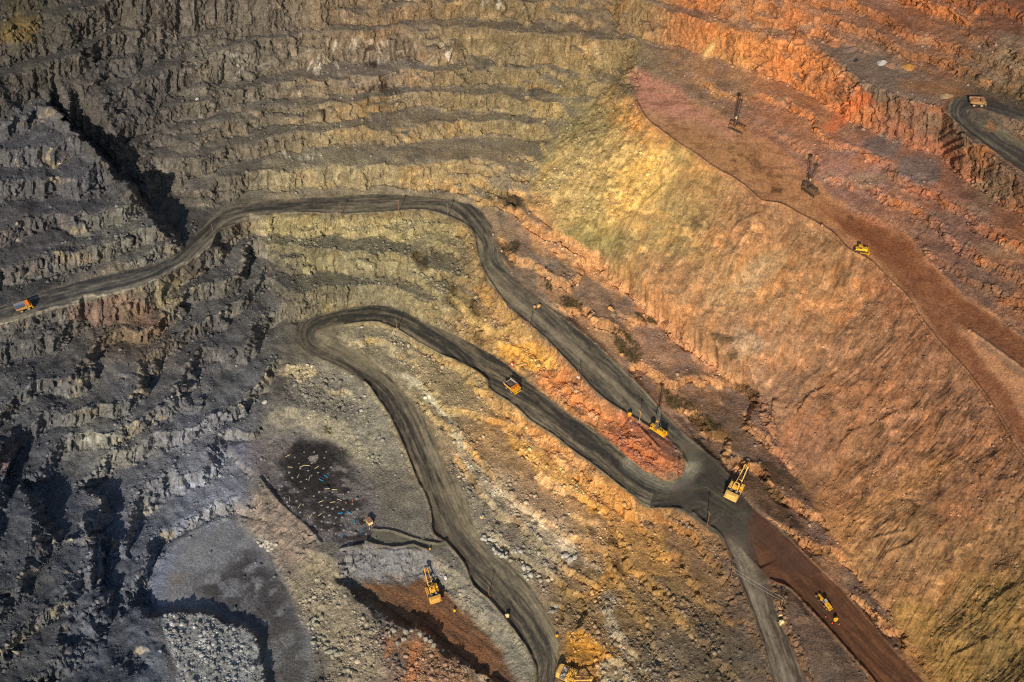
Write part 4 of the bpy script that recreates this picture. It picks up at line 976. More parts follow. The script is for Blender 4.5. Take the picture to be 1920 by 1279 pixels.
o = bpy.data.objects.new('rubble', me); COL.objects.link(o); o['kind'] = 'stuff'
o['label'] = 'loose broken stones strewn over the berms and slopes of the pit'; o['category'] = 'rubble'
print('rubble', round(time.time()-T0, 1))

def plain(name, rgb, rough=.6, metal=0.0, dirt=.25, scale=1.2, dirt_rgb=(112, 92, 70)):
    m = bpy.data.materials.new(name); m.use_nodes = True
    nt = m.node_tree; N = nt.nodes; Lk = nt.links; bs = N['Principled BSDF']
    bs.inputs['Roughness'].default_value = rough; bs.inputs['Metallic'].default_value = metal
    tc = N.new('ShaderNodeTexCoord'); nz = N.new('ShaderNodeTexNoise'); nz.inputs['Scale'].default_value = scale; nz.inputs['Detail'].default_value = 6
    Lk.new(tc.outputs['Object'], nz.inputs['Vector'])
    rp = N.new('ShaderNodeMapRange'); rp.inputs['From Min'].default_value = .42; rp.inputs['From Max'].default_value = .75
    rp.inputs['To Min'].default_value = 0; rp.inputs['To Max'].default_value = min(1, dirt*2)
    Lk.new(nz.outputs['Fac'], rp.inputs['Value'])
    mx = N.new('ShaderNodeMix'); mx.data_type = 'RGBA'
    mx.inputs['A'].default_value = (*[float(t) for t in s2l(rgb)], 1); mx.inputs['B'].default_value = (*[float(t) for t in s2l(dirt_rgb)], 1)
    Lk.new(rp.outputs[0], mx.inputs['Factor']); Lk.new(mx.outputs['Result'], bs.inputs['Base Color'])
    return m
MT = dict(
    orange=plain('orange_paint', (224,118,28), .6, dirt=.35), yellow=plain('yellow_paint', (228,170,24), .6, dirt=.35), amber=plain('amber_paint', (214,160,70), .6), cream=plain('cream_paint', (232,206,150), .6),
    tan=plain('tan_paint', (186,142,84), .65), dark=plain('dark_steel', (46,44,44), .6, .2), grey=plain('grey_steel', (110,106,100), .6, .2), tyre=plain('rubber', (34,33,32), .9, dirt=.5), rim=plain('dusty_rim', (176,160,124), .8, dirt=.4),
    glass=plain('window_glass', (30,36,42), .15, dirt=.1), pale=plain('pale_steel', (178,178,176), .5, .2), rust=plain('rusty_steel', (120,76,52), .8, dirt=.3), wood=plain('weathered_wood', (122,92,64), .9), bone=plain('pale_wood', (206,190,140), .9, dirt=.1),
    blue=plain('blue_plastic', (20,140,190), .5, dirt=.05), white=plain('white_paint', (226,222,214), .6, dirt=.15), red=plain('red_orange_paint', (216,84,40), .6, dirt=.15), concrete=plain('concrete', (170,150,124), .95), ore=plain('ore', (84,78,74), .95, dirt=.6, dirt_rgb=(54,50,50)),
    redore=plain('red_ore', (150,96,52), .95, dirt=.5, dirt_rgb=(128,84,50)), hivis=plain('hi_vis_cloth', (238,110,40), .8, dirt=.05), skin=plain('skin', (190,140,110), .7, dirt=0), cloth=plain('work_cloth', (58,60,72), .9), beige=plain('beige_cloth', (206,176,140), .9), straw=plain('straw_yellow_paint', (226,180,92), .65, dirt=.35), roof=plain('brown_roof', (142,104,82), .8), mastd=plain('brown_lattice_steel', (66,52,44), .7, .2))

class Mb:
    """collects boxes, bars, cylinders and prisms into one mesh"""
    def __init__(self): self.v = []; self.f = []
    def add(self, vs, fs):
        o = len(self.v); self.v += [tuple(p) for p in vs]; self.f += [[i+o for i in f] for f in fs]; return self
    def box(self, x0, x1, y0, y1, z0, z1, ch=0.0, mat=None):
        """box with its long edges chamfered"""
        if ch <= 0:
            vs = [(x, y, z) for z in (z0, z1) for y in (y0, y1) for x in (x0, x1)]
            fs = [(0, 2, 3, 1), (4, 5, 7, 6), (0, 1, 5, 4), (2, 6, 7, 3), (0, 4, 6, 2), (1, 3, 7, 5)]
        else:
            def ringv(z, k):
                return [(x0+k, y0+ch+0*k, z), (x0+ch, y0+k, z), (x1-ch, y0+k, z), (x1-k, y0+ch, z), (x1-k, y1-ch, z), (x1-ch, y1-k, z), (x0+ch, y1-k, z), (x0+k, y1-ch, z)]
            vs = ringv(z0, 0)+ringv(z1-ch*.6, 0)+ringv(z1, ch*.6)
            fs = [tuple(range(7, -1, -1)), tuple(range(16, 24))]
            for r in (0, 8):
                for k in range(8): fs.append((r+k, r+(k+1) % 8, r+8+(k+1) % 8, r+8+k))
        if mat is not None: vs = [mat @ Vector(p) for p in vs]
        return self.add(vs, fs)
    def tube(self, p0, p1, r0, r1=None, n=8):
        p0, p1 = Vector(p0), Vector(p1); r1 = r0 if r1 is None else r1
        q = (p1-p0).to_track_quat('Z', 'Y'); vs = []
        for p, r in ((p0, r0), (p1, r1)):
            for k in range(n):
                a = 2*math.pi*k/n; vs.append(p+q @ Vector((r*math.cos(a), r*math.sin(a), 0)))
        fs = [(k, (k+1) % n, n+(k+1) % n, n+k) for k in range(n)]+[tuple(range(n-1, -1, -1)), tuple(range(n, 2*n))]
        return self.add(vs, fs)
    def bar(self, p0, p1, w, h=None):
        p0, p1 = Vector(p0), Vector(p1); h = h or w
        d_ = (p1-p0).normalized(); up = Vector((0, 0, 1)) if abs(d_.z) < .95 else Vector((1, 0, 0))
        s = d_.cross(up).normalized()*w/2; t = s.cross(d_).normalized()*h/2
        vs = [p+a*s+b*t for p in (p0, p1) for a, b in ((-1, -1), (1, -1), (1, 1), (-1, 1))]
        return self.add(vs, [(3, 2, 1, 0), (4, 5, 6, 7), (0, 1, 5, 4), (1, 2, 6, 5), (2, 3, 7, 6), (3, 0, 4, 7)])
    def prism(self, xz, y0, y1):
        n = len(xz); vs = [(x, y0, z) for x, z in xz]+[(x, y1, z) for x, z in xz]
        fs = [tuple(range(n)), tuple(range(2*n-1, n-1, -1))]+[(k, n+k, n+(k+1) % n, (k+1) % n) for k in range(n)]
        return self.add(vs, fs)
    def obj(self, name, mat, parent=None):
        me = bpy.data.meshes.new(name); me.from_pydata(self.v, [], self.f); me.update()
        bm = bmesh.new(); bm.from_mesh(me); bmesh.ops.recalc_face_normals(bm, faces=bm.faces); bm.to_mesh(me); bm.free()
        me.materials.append(MT[mat] if isinstance(mat, str) else mat)
        o = bpy.data.objects.new(name, me); COL.objects.link(o)
        if parent: o.parent = parent
        return o
def thing(name, label, cat, group=None):
    o = bpy.data.objects.new(name, None); COL.objects.link(o); o.empty_display_size = 1
    o['label'] = label; o['category'] = cat
    if group: o['group'] = group
    return o
def tag(o, label, cat, group=None):
    o['label'] = label; o['category'] = cat
    if group: o['group'] = group
    return o
def kids(o): return [c for c in COL.objects if c.parent == o]
TREE = {}
def copy_tree(root, label=None):
    """a thing with copies of its parts and their parts"""
    def rec(o, parent):
        c = o.copy(); COL.objects.link(c)
        if parent: c.parent = parent
        for ch in o.children: rec(ch, c)
        return c
    c = rec(root, None)
    if label: c['label'] = label
    return c
def place(o, u, v, rz=0, dz=0.0):
    o.location = at(u, v)+Vector((0, 0, dz)); o.rotation_euler = (0, 0, rz); return o
def lie(o, u, v, rz=0, dz=0.0, span=4.0):
    """stand a machine on the ground with the tilt of the road under it"""
    p = at(u, v); nb = []
    for (i, j) in ((-9, 0), (9, 0), (0, -9), (0, 9)):
        nb.append(at(u+i, v+j))
    nn = (nb[1]-nb[0]).cross(nb[2]-nb[3]).normalized()
    if nn.z < 0: nn = -nn
    nn = nn.lerp(Vector((0, 0, 1)), .4).normalized()
    q = Vector((0, 0, 1)).rotation_difference(nn)
    o.rotation_euler = (q.to_matrix() @ Matrix.Rotation(rz, 3, 'Z')).to_euler(); o.location = p+Vector((0, 0, dz)); return o

# ---- countable boulders
BOULD = [bpy.data.meshes.new('boulder') for _ in range(7)]
for k, m in enumerate(BOULD):
    v = chip(BV, 300+k, 11); v = v+0.03*np.random.default_rng(k).normal(size=v.shape)
    m.from_pydata([tuple(float(t) for t in p) for p in v], [], BF); m.update()
BM = {}
def bmat(key, rgb):
    if key not in BM: BM[key] = plain(key+'_boulder_rock', rgb, .95, dirt=.45, scale=.9, dirt_rgb=tuple(int(t*.72) for t in rgb))
    return BM[key]
def boulders(spots, size, key, rgb, label, group, jit=0, extra=0, seed=1):
    r = random.Random(seed); pts = list(spots)
    for _ in range(extra):
        p = r.choice(spots); pts.append((p[0]+r.gauss(0, jit), p[1]+r.gauss(0, jit*.7)))
    for (u, v) in pts:
        src = r.choice(BOULD)
        me = src
        o = bpy.data.objects.new('boulder', me); COL.objects.link(o)
        if not me.materials: me.materials.append(bmat(key, rgb))
        s = size*r.uniform(.65, 1.2)
        o.material_slots[0].link = 'OBJECT'; o.material_slots[0].material = bmat(key, rgb)
        o.location = at(u, v)+Vector((0, 0, s*.3)); o.scale = (s, s*r.uniform(.8, 1.1), s*r.uniform(.8, 1.15)); o.rotation_euler = (r.uniform(-.3, .3), r.uniform(-.3, .3), r.uniform(0, 6.28))
        tag(o, label, 'boulder', group)
boulders([(525,337),(563,335),(568,333),(620,352)], 1.9, 'tan', (158,136,100), 'big tan boulder on the lowest back berm just above the haul road', 'boulders on the lowest back berm', 20, 4, 1)
boulders([(1020,230)], 2.2, 'tan', (158,136,100), 'lone round boulder at the end of a back wall berm', None)
boulders([(370,187)], 1.7, 'pale', (176,172,160), 'lone pale boulder on the upper back wall berm', None)
boulders([(908,1008),(918,1013),(932,1021),(949,1038),(965,1038),(925,1030),(940,1044)], 1.7, 'pale', (168,164,150), 'pale grey boulder in the cluster beside the lower haul road', 'boulders beside the lower haul road', 9, 14, 2)
boulders([(1056,1045),(1071,1051),(1066,1043),(992,1068),(995,1080)], 2.0, 'pale', (168,164,150), 'pale boulder on the ledge above the lower haul road', 'boulders on the ledge above the lower haul road', 8, 8, 3)
boulders([(1032,1142),(1036,1148),(1042,1138)], 1.6, 'grey', (138,132,120), 'grey boulder at the roadside foot of the lower slope', 'boulders at the foot of the lower slope', 5, 3, 4)
boulders([(731,1192),(757,1200),(761,1188),(798,1199),(806,1204),(821,1212),(841,1222),(812,1212)], 1.9, 'mixed', (150,144,130), 'large block on the crest of the bank behind the lower shovel', 'blocks on the bank behind the lower shovel', 8, 9, 5)
boulders([(587,1165),(595,1172),(617,1222),(624,1232),(610,1215),(600,1195)], 2.0, 'olive', (150,148,128), 'pale block at the east edge of the pit floor', 'blocks at the east edge of the pit floor', 9, 16, 6)
boulders([(503,1028),(508,1020),(496,1022),(512,1030),(500,1014)], 1.5, 'pale', (168,164,150), 'light grey block in the heap on the pit floor', 'blocks heaped on the pit floor', 6, 10, 7)
boulders([(497,755)], 2.3, 'pale', (168,164,150), 'lone pale boulder on the slope under the hairpin bend', None)
boulders([(125,515),(140,512),(152,508),(165,505),(178,497),(160,498),(110,518),(98,524)], 1.6, 'slate', (92,90,88), 'dark slate block piled above the left end of the haul road', 'dark blocks above the left end of the haul road', 8, 18, 8)
boulders([(1166,666),(1148,582),(1010,575)], 1.8, 'ochre', (196,150,92), 'ochre boulder on the verge right of the upper haul road', 'ochre boulders right of the upper haul road', 6, 3, 9)
boulders([(40,612),(55,607),(75,600),(95,592),(62,603),(84,598)], 1.2, 'slate', (92,90,88), 'dark stone on the outer edge of the road below the left truck', 'dark stones below the left truck', 8, 12, 10)
boulders([(350,1215),(380,1235),(410,1210),(430,1240),(360,1255),(400,1265),(340,1190),(440,1200),(455,1228)], 1.0, 'bluegrey', (138,143,146), 'pale block on the rubble pile in the pit floor corner', 'blocks on the rubble pile', 18, 40, 11)
boulders([(970,300),(985,330),(975,345)], 1.5, 'tan', (158,136,100), 'tan boulder at the foot of the fan of broken rock', 'boulders at the foot of the rock fan', 9, 12, 12)
boulders([(1447,788),(1452,800)], 1.6, 'red', (164,112,80), 'reddish block on the old slide scar of the spoil slope', 'blocks on the old slide scar', 5, 2, 13)
boulders([(1605,115)], 1.9, 'black', (38,36,38), 'black block lying alone on the upper right flat', None)
boulders([(330,445),(345,430),(360,420),(350,440),(320,455)], 1.3, 'slate', (92,90,88), 'dark block under the chasm beside the bend of the haul road', 'dark blocks under the chasm', 8, 14, 14)

# heaps tipped on the upper right flat
def heap(u, v, rx, ry, h, mat, label, rz=0.3):
    r = np.random.default_rng(int(u)); n = 22; mb = Mb(); vs = []
    for j in range(9):
        for k in range(n):
            t = j/8; a = 2*math.pi*k/n; rad = t*(1+.12*math.sin(3*a+u)+r.normal()*.04)
            vs.append((rx*rad*math.cos(a), ry*rad*math.sin(a), h*(1-t)**1.1*(1+r.normal()*.06)-.35*(t > .95)))
    fs = []
    for j in range(8):
        for k in range(n): fs.append((j*n+k, (j+1)*n+k, (j+1)*n+(k+1) % n, j*n+(k+1) % n))
    mb.add(vs, fs); o = mb.obj('tipped_heap', mat); place(o, u, v, rz); tag(o, label, 'heap'); return o
heap(1655, 118, 4.2, 3.0, 2.0, plain('white_gravel', (168,164,158), .95, dirt=.5, scale=2.5, dirt_rgb=(140,136,132)), 'small whitish gravel heap on the upper right flat')
heap(1704, 125, 4.6, 3.6, 1.6, plain('ochre_gravel', (168,122,58), .95, dirt=.5, dirt_rgb=(140,100,54)), 'ochre heap right of the whitish gravel heap')
heap(1672, 122, 4.0, 3.4, 1.6, plain('brown_gravel', (142,104,80), .95, dirt=.5, dirt_rgb=(120,90,70)), 'brown heap between the whitish and the ochre heaps')
heap(1566, 83, 4.5, 3.5, 1.5, plain('rusty_gravel', (158,106,66), .95, dirt=.5, dirt_rgb=(130,90,64)), 'rusty brown heap at the left end of the upper flat')
heap(1600, 92, 6, 4, 1.6, plain('mauve_gravel', (122,98,84), .95, dirt=.5, dirt_rgb=(100,82,72)), 'dull mauve heap near the left end of the upper flat')
heap(1774, 180, 4.5, 3.2, 1.5, plain('buff_gravel', (150,124,90), .95, dirt=.5, dirt_rgb=(130,108,80)), 'buff heap beside the bend of the upper road')

# ---- haul trucks
def wheel(parent, x, y, r, w, side):
    g_ = Mb().tube((x, y-w/2, r), (x, y+w/2, r), r, n=20)
    t = g_.obj('wheel', 'tyre', parent)
    s = 1 if side > 0 else -1
    Mb().tube((x, y+s*w*.3, r), (x, y+s*(w/2+.06), r), r*.58, r*.5, 14).obj('rim', 'rim', t)
    return t
def haul_truck(label, body, nose, canopy, bed):
    T = thing('haul_truck', label, 'truck')
    Mb().box(-4.2, 4.8, -1.0, 1.0, 1.1, 2.1).box(-3.2, -2.2, -2.6, 2.6, 1.0, 1.7).box(2.1, 3.1, -2.4, 2.4, 1.0, 1.6).obj('chassis', 'dark', T)
    for y, s in ((2.75, 1), (-2.75, -1)): wheel(T, 2.6, y, 1.4, .95, s)
    for y, s in ((2.85, 1), (1.8, 1), (-1.8, -1), (-2.85, -1)): wheel(T, -2.7, y, 1.4, .9, s)
    # tipping body: floor, sides with ribs, headboard
    m = Mb()
    m.add([(-5.9, -3.1, 3.5), (1.7, -3.0, 2.5), (1.7, 3.0, 2.5), (-5.9, 3.1, 3.5), (-5.9, -3.1, 3.2), (1.7, -3.0, 2.2), (1.7, 3.0, 2.2), (-5.9, 3.1, 3.2)], [(0, 1, 2, 3), (7, 6, 5, 4), (0, 4, 5, 1), (2, 6, 7, 3), (1, 5, 6, 2), (3, 7, 4, 0)])
    for s in (1, -1):
        m.add([(-5.9, s*3.1, 3.2), (1.9, s*3.0, 2.2), (1.9, s*3.35, 5.1), (-5.9, s*3.45, 4.9), (-5.9, s*2.92, 3.2), (1.9, s*2.82, 2.2), (1.9, s*3.15, 5.1), (-5.9, s*3.25, 4.9)],
              [(0, 1, 2, 3), (7, 6, 5, 4), (0, 4, 5, 1), (1, 5, 6, 2), (2, 6, 7, 3), (3, 7, 4, 0)])
        for x in (-4.6, -3.0, -1.4, .2):
            m.bar((x, s*3.18, 2.9), (x, s*3.48, 4.9), .28, .22)
    m.add([(1.7, -3.3, 2.2), (1.7, 3.3, 2.2), (1.7, 3.3, 5.2), (1.7, -3.3, 5.2), (1.95, -3.3, 2.2), (1.95, 3.3, 2.2), (1.95, 3.3, 5.2), (1.95, -3.3, 5.2)], [(0, 3, 2, 1), (4, 5, 6, 7), (0, 1, 5, 4), (2, 3, 7, 6), (1, 2, 6, 5), (3, 0, 4, 7)])
    Bd = m.obj('dump_body', body, T)
    ln = Mb().add([(-5.7, -2.85, 3.56), (1.65, -2.75, 2.56), (1.65, 2.75, 2.56), (-5.7, 2.85, 3.56)], [(0, 1, 2, 3)])
    for s in (1, -1): ln.add([(-5.8, s*2.89, 3.5), (1.65, s*2.78, 2.6), (1.65, s*3.1, 5.05), (-5.8, s*3.2, 4.85)], [(0, 1, 2, 3)])
    ln.obj('bed_lining', bed, Bd)
    m = Mb().add([(1.9, -3.3, 5.1), (3.9, -3.1, 5.45), (3.9, 3.1, 5.45), (1.9, 3.3, 5.1), (1.9, -3.3, 4.95), (3.9, -3.1, 5.3), (3.9, 3.1, 5.3), (1.9, 3.3, 4.95)], [(0, 1, 2, 3), (7, 6, 5, 4), (0, 4, 5, 1), (1, 5, 6, 2), (2, 6, 7, 3), (3, 7, 4, 0)])
    for y in (-2.4, -1.2, 0, 1.2, 2.4): m.bar((1.95, y, 5.2), (3.85, y, 5.53), .14, .14)
    m.obj('canopy', canopy, Bd)
    # nose
    m = Mb().box(1.7, 5.5, -3.15, -1.25, 2.7, 2.95).box(1.7, 5.5, 1.25, 3.15, 2.7, 2.95).box(5.2, 5.9, -2.9, 2.9, 1.0, 1.6, .1)
    m.obj('deck', nose, T)
    m = Mb().box(2.2, 5.75, -1.25, 1.25, 1.7, 3.35, .18)
    Hd = m.obj('hood', nose, T)
    g2 = Mb()
    for k in range(6): g2.box(5.76, 5.82, -1.0+k*.36, -.84+k*.36, 1.8, 3.0)
    g2.obj('radiator_grille', 'dark', Hd)
    cb = Mb().box(2.4, 4.5, 1.3, 3.0, 2.95, 4.75, .12).obj('cab', nose, T)
    Mb().box(4.48, 4.54, 1.5, 2.8, 3.7, 4.5).box(2.7, 4.2, 2.98, 3.03, 3.7, 4.5).box(2.7, 4.2, 1.26, 1.31, 3.7, 4.5).obj('window', 'glass', cb)
    Mb().box(2.4, 3.9, -3.0, -1.4, 2.95, 4.1, .1).obj('control_cabinet', nose, T)
    for y in (-2.3, 2.3): Mb().tube((5.88, y, 2.1), (5.98, y, 2.1), .22, n=10).obj('headlight', 'white', T)
    m = Mb()
    for s in (-1, 1):
        for a, b in (((5.4, s*3.1, 3.9), (1.9, s*3.1, 3.9)), ((5.4, s*3.1, 3.45), (1.9, s*3.1, 3.45)), ((5.4, s*3.1, 3.9), (5.4, s*1.3, 3.9))): m.bar(a, b, .07)
        for x in (5.4, 4.2, 3.0): m.bar((x, s*3.1, 2.95), (x, s*3.1, 3.9), .07)
    m.obj('handrail', nose, T)
    m = Mb()
    for s in (-.35, .35): m.bar((5.95, 2.6+s, 1.0), (5.6, 2.6+s, 2.9), .08)
    for k in range(5): m.bar((5.9-.06*k, 2.25, 1.25+.35*k), (5.9-.06*k, 2.95, 1.25+.35*k), .07)
    m.obj('ladder', 'dark', T)
    return T
def load_of(truck, mat, label, h=1.2):
    r = np.random.default_rng(5); nx, ny = 22, 16; mb = Mb(); vs = []
    for j in range(ny):
        for i in range(nx):
            x = -5.0+6.4*i/(nx-1); y = -2.75+5.5*j/(ny-1)
            k = max(0, 1-((x+1.6)/3.6)**2)*max(0, 1-(y/3.0)**2)
            edge = i in (0, nx-1) or j in (0, ny-1)
            vs.append((x, y, 3.6+(0 if edge else h*k**.7+r.normal()*.13)))
    mb.add(vs, [(j*nx+i, j*nx+i+1, (j+1)*nx+i+1, (j+1)*nx+i) for j in range(ny-1) for i in range(nx-1)])
    o = mb.obj('ore_load', mat); o.rotation_euler = truck.rotation_euler; o.location = truck.location; o.scale = truck.scale; tag(o, label, 'ore'); return o
t1 = haul_truck('orange haul truck with a dark load driving down the middle road', 'amber', 'yellow', 'orange', 'pale')
lie(t1, 961, 730, heading(930, 700, 1000, 757), .02); t1.scale = (.87,)*3
load_of(t1, 'ore', 'dark ore lying in the truck bed on the middle road', .75)
t2 = haul_truck('orange haul truck with an empty bed at the left edge of the road', 'tan', 'yellow', 'orange', plain('worn_bed_steel', (112,122,146), .5, .3))
lie(t2, 46, 580, heading(10, 594, 90, 568), .02); t2.scale = (.78,)*3
t3 = haul_truck('dusty tan haul truck heaped with brown ore on the upper right bend', plain('dusty_tan_paint', (164,126,78), .8, dirt=.4), plain('dusty_gold_paint', (176,130,62), .7, dirt=.4), 'roof', 'roof')
lie(t3, 1832, 197, heading(1815, 199, 1860, 200), .02); t3.scale = (.75,)*3
load_of(t3, 'redore', 'brown ore heaped on the truck at the upper right bend', 1.7)

# ---- rope shovels
def rope_shovel(label, house, strip, bucket_z=2.2):
    S = thing('rope_shovel', label, 'shovel')
    for y in (-2.4, 2.4):
        prof = []
        for k in range(9): a = math.pi/2+math.pi*k/8; prof.append((-3.4+.8*math.cos(a), .85+.8*math.sin(a)))
        for k in range(9): a = -math.pi/2+math.pi*k/8; prof.append((3.4+.8*math.cos(a), .85+.8*math.sin(a)))
        Mb().prism(prof, y-.65, y+.65).obj('crawler_track', 'dark', S)
    Mb().box(-2.6, 2.6, -1.8, 1.8, .7, 1.5, .3).tube((0, 0, 1.4), (0, 0, 1.95), 1.9, n=24).obj('undercarriage', 'grey', S)
    Mb().box(-6.2, 4.2, -3.4, 3.4, 1.95, 2.4).obj('revolving_platform', house, S)
    hs = Mb()
    hs.add([(x, y, z) for z in (2.4, 5.3) for x, y in ((-4.2, -3.4), (-4.2, 3.4), (-6.1, 3.1), (-6.7, 2.2), (-6.7, -2.2), (-6.1, -3.1))]+
           [(x, y, 5.85) for x, y in ((-4.2, -3.2), (-4.2, 3.2), (-5.7, 2.8), (-6.1, 2.0), (-6.1, -2.0), (-5.7, -2.8))],
           [(5, 4, 3, 2, 1, 0), (12, 13, 14, 15, 16, 17)]+[(k, (k+1) % 6, 6+(k+1) % 6, 6+k) for k in range(6)]+[(6+k, 6+(k+1) % 6, 12+(k+1) % 6, 12+k) for k in range(6)])
    Hh = hs.obj('machine_house', house, S)
    m = Mb()
    for y in (-2.3, -1.2, 0, 1.2, 2.3): m.box(-6.45, -5.95, y-.3, y+.3, 5.35, 5.62)
    m.obj('vent', 'dark', Hh)
    m = Mb().box(-4.15, -1.2, -3.3, 3.3, 2.4, 4.3, .1)
    m.obj('deck_house', strip, S)
    m = Mb()
    for x, y, sx, sy, h in ((-3.4, 2.2, .5, .5, .7), (-3.3, -2.3, .45, .5, .6), (-2.4, 1.4, .4, .8, .5), (-2.2, -1.4, .5, .5, .8)): m.box(x-sx, x+sx, y-sy, y+sy, 4.3, 4.3+h, .08)
    m.obj('roof_fan', 'pale', S)
    m = Mb().box(-1.2, 3.2, 2.0, 3.35, 2.4, 4.6, .1).box(-1.2, .4, -3.35, -2.0, 2.4, 4.2, .1)
    m.obj('side_cabinet', house, S)
    m = Mb().box(-1.0, 2.4, -1.5, 1.5, 2.4, 4.4, .15).tube((.2, -1.3, 4.5), (.2, 1.3, 4.5), .65, n=14).tube((1.7, -1.1, 4.3), (1.7, 1.1, 4.3), .5, n=14)
    m.obj('hoist_winch', 'yellow', S)
    cb = Mb().box(1.0, 3.6, -3.5, -1.8, 2.4, 5.5, .12).obj('cab', 'yellow', S)
    Mb().box(3.58, 3.64, -3.3, -2.0, 4.0, 5.1).box(1.4, 3.2, -3.55, -3.49, 4.0, 5.1).obj('window', 'glass', cb)
    Mb().box(1.2, 3.4, -3.3, -2.0, 5.5, 5.7).obj('cab_roof', house, cb)
    m = Mb()
    for s in (-1, 1):
        m.bar((-1.2, s*1.4, 4.4), (.6, s*1.0, 8.2), .34).bar((2.6, s*1.4, 3.0), (.6, s*1.0, 8.2), .30)
    m.bar((.6, -1.0, 8.2), (.6, 1.0, 8.2), .3).bar((-.2, -1.2, 6.3), (-.2, 1.2, 6.3), .22)
    m.obj('gantry', house, S)
    m = Mb()
    for s in (-1, 1):
        m.bar((3.4, s*1.25, 2.7), (11.4, s*.85, 9.3), .42, .75)
    for t in (.12, .3, .48, .9): 
        x = 3.4+8*t; z = 2.7+6.6*t; m.bar((x, -1.2, z), (x, 1.2, z), .36)
    Bm = m.obj('boom', house, S)
    m = Mb()
    for y in (-.75, 0, .75): m.tube((11.6, y-.14, 9.5), (11.6, y+.14, 9.5), .95, n=18)
    m.bar((11.6, -1.3, 9.5), (11.6, 1.3, 9.5), .3); m.box(11.0, 12.1, -1.35, -1.0, 8.9, 10.1, .1).box(11.0, 12.1, 1.0, 1.35, 8.9, 10.1, .1)
    m.obj('head_sheave', house, Bm)
    m = Mb()
    for s in (-.45, .45): m.tube((.6, s, 8.2), (11.6, s, 10.2), .07, n=6).tube((1.0, s*.6, 4.9), (11.6, s*.6, 10.3), .05, n=6)
    m.obj('hoist_rope', 'dark', S)
    m = Mb()
    for s in (-.62, .62): m.bar((5.6, s, 6.6), (12.6, s, bucket_z+1.2), .34, .5)
    m.bar((6.6, -.7, 6.0), (6.6, .7, 6.0), .3).tube((7.4, -.9, 5.8), (7.4, .9, 5.8), .45, n=12)
    m.obj('dipper_stick', 'rust', S)
    m = Mb(); z = bucket_z
    for p in ([(12.2, z+1.3), (14.6, z+1.4), (14.4, z+1.2), (12.2, z+1.1)],): m.prism(p, -1.3, 1.3)
    m.add([(12.2, -1.3, z+1.4), (12.2, 1.3, z+1.4), (12.4, 1.2, z-1), (12.4, -1.2, z-1), (12.0, -1.3, z+1.4), (12.0, 1.3, z+1.4), (12.2, 1.2, z-1.1), (12.2, -1.2, z-1.1)], [(0, 1, 2, 3), (7, 6, 5, 4), (0, 4, 5, 1), (1, 5, 6, 2), (2, 6, 7, 3), (3, 7, 4, 0)])
    for s in (-1.3, 1.15): m.box(12.1, 14.5, s, s+.15, z-.9, z+1.4)
    m.box(14.4, 14.6, -1.3, 1.3, z-.9, z+1.2)
    for y in (-1.0, -.5, 0, .5, 1.0): m.bar((14.5, y, z+1.2), (14.95, y, z+1.75), .18)
    m.obj('bucket', 'dark', S)
    m = Mb()
    for a, b in (((-1.2, 3.45, 5.4), (3.2, 3.45, 5.4)), ((-1.2, -3.45, 5.1), (.4, -3.45, 5.1)), ((-4.1, 3.3, 5.2), (-1.3, 3.3, 5.2))): m.bar(a, b, .07)
    for x in (-1.2, .2, 1.7, 3.2): m.bar((x, 3.45, 4.6), (x, 3.45, 5.4), .07)
    m.obj('handrail', house, S)
    return S
s1 = rope_shovel('pale yellow rope shovel with raised boom beside the road junction', 'straw', 'dark', 3.4)
lie(s1, 1376, 925, math.atan2(.86, .52), .05); s1.scale = (1.08,)*3
s2 = rope_shovel('ochre rope shovel digging in the sunken bay left of the lower road', 'amber', 'dark', 2.0)
lie(s2, 812, 1116, math.atan2(.94, -.34), .05)
s3 = rope_shovel('rope shovel at the bottom edge with its boom to the right', 'straw', 'grey', 1.2)
lie(s3, 1066, 1272, math.atan2(-.42, .90), .05)

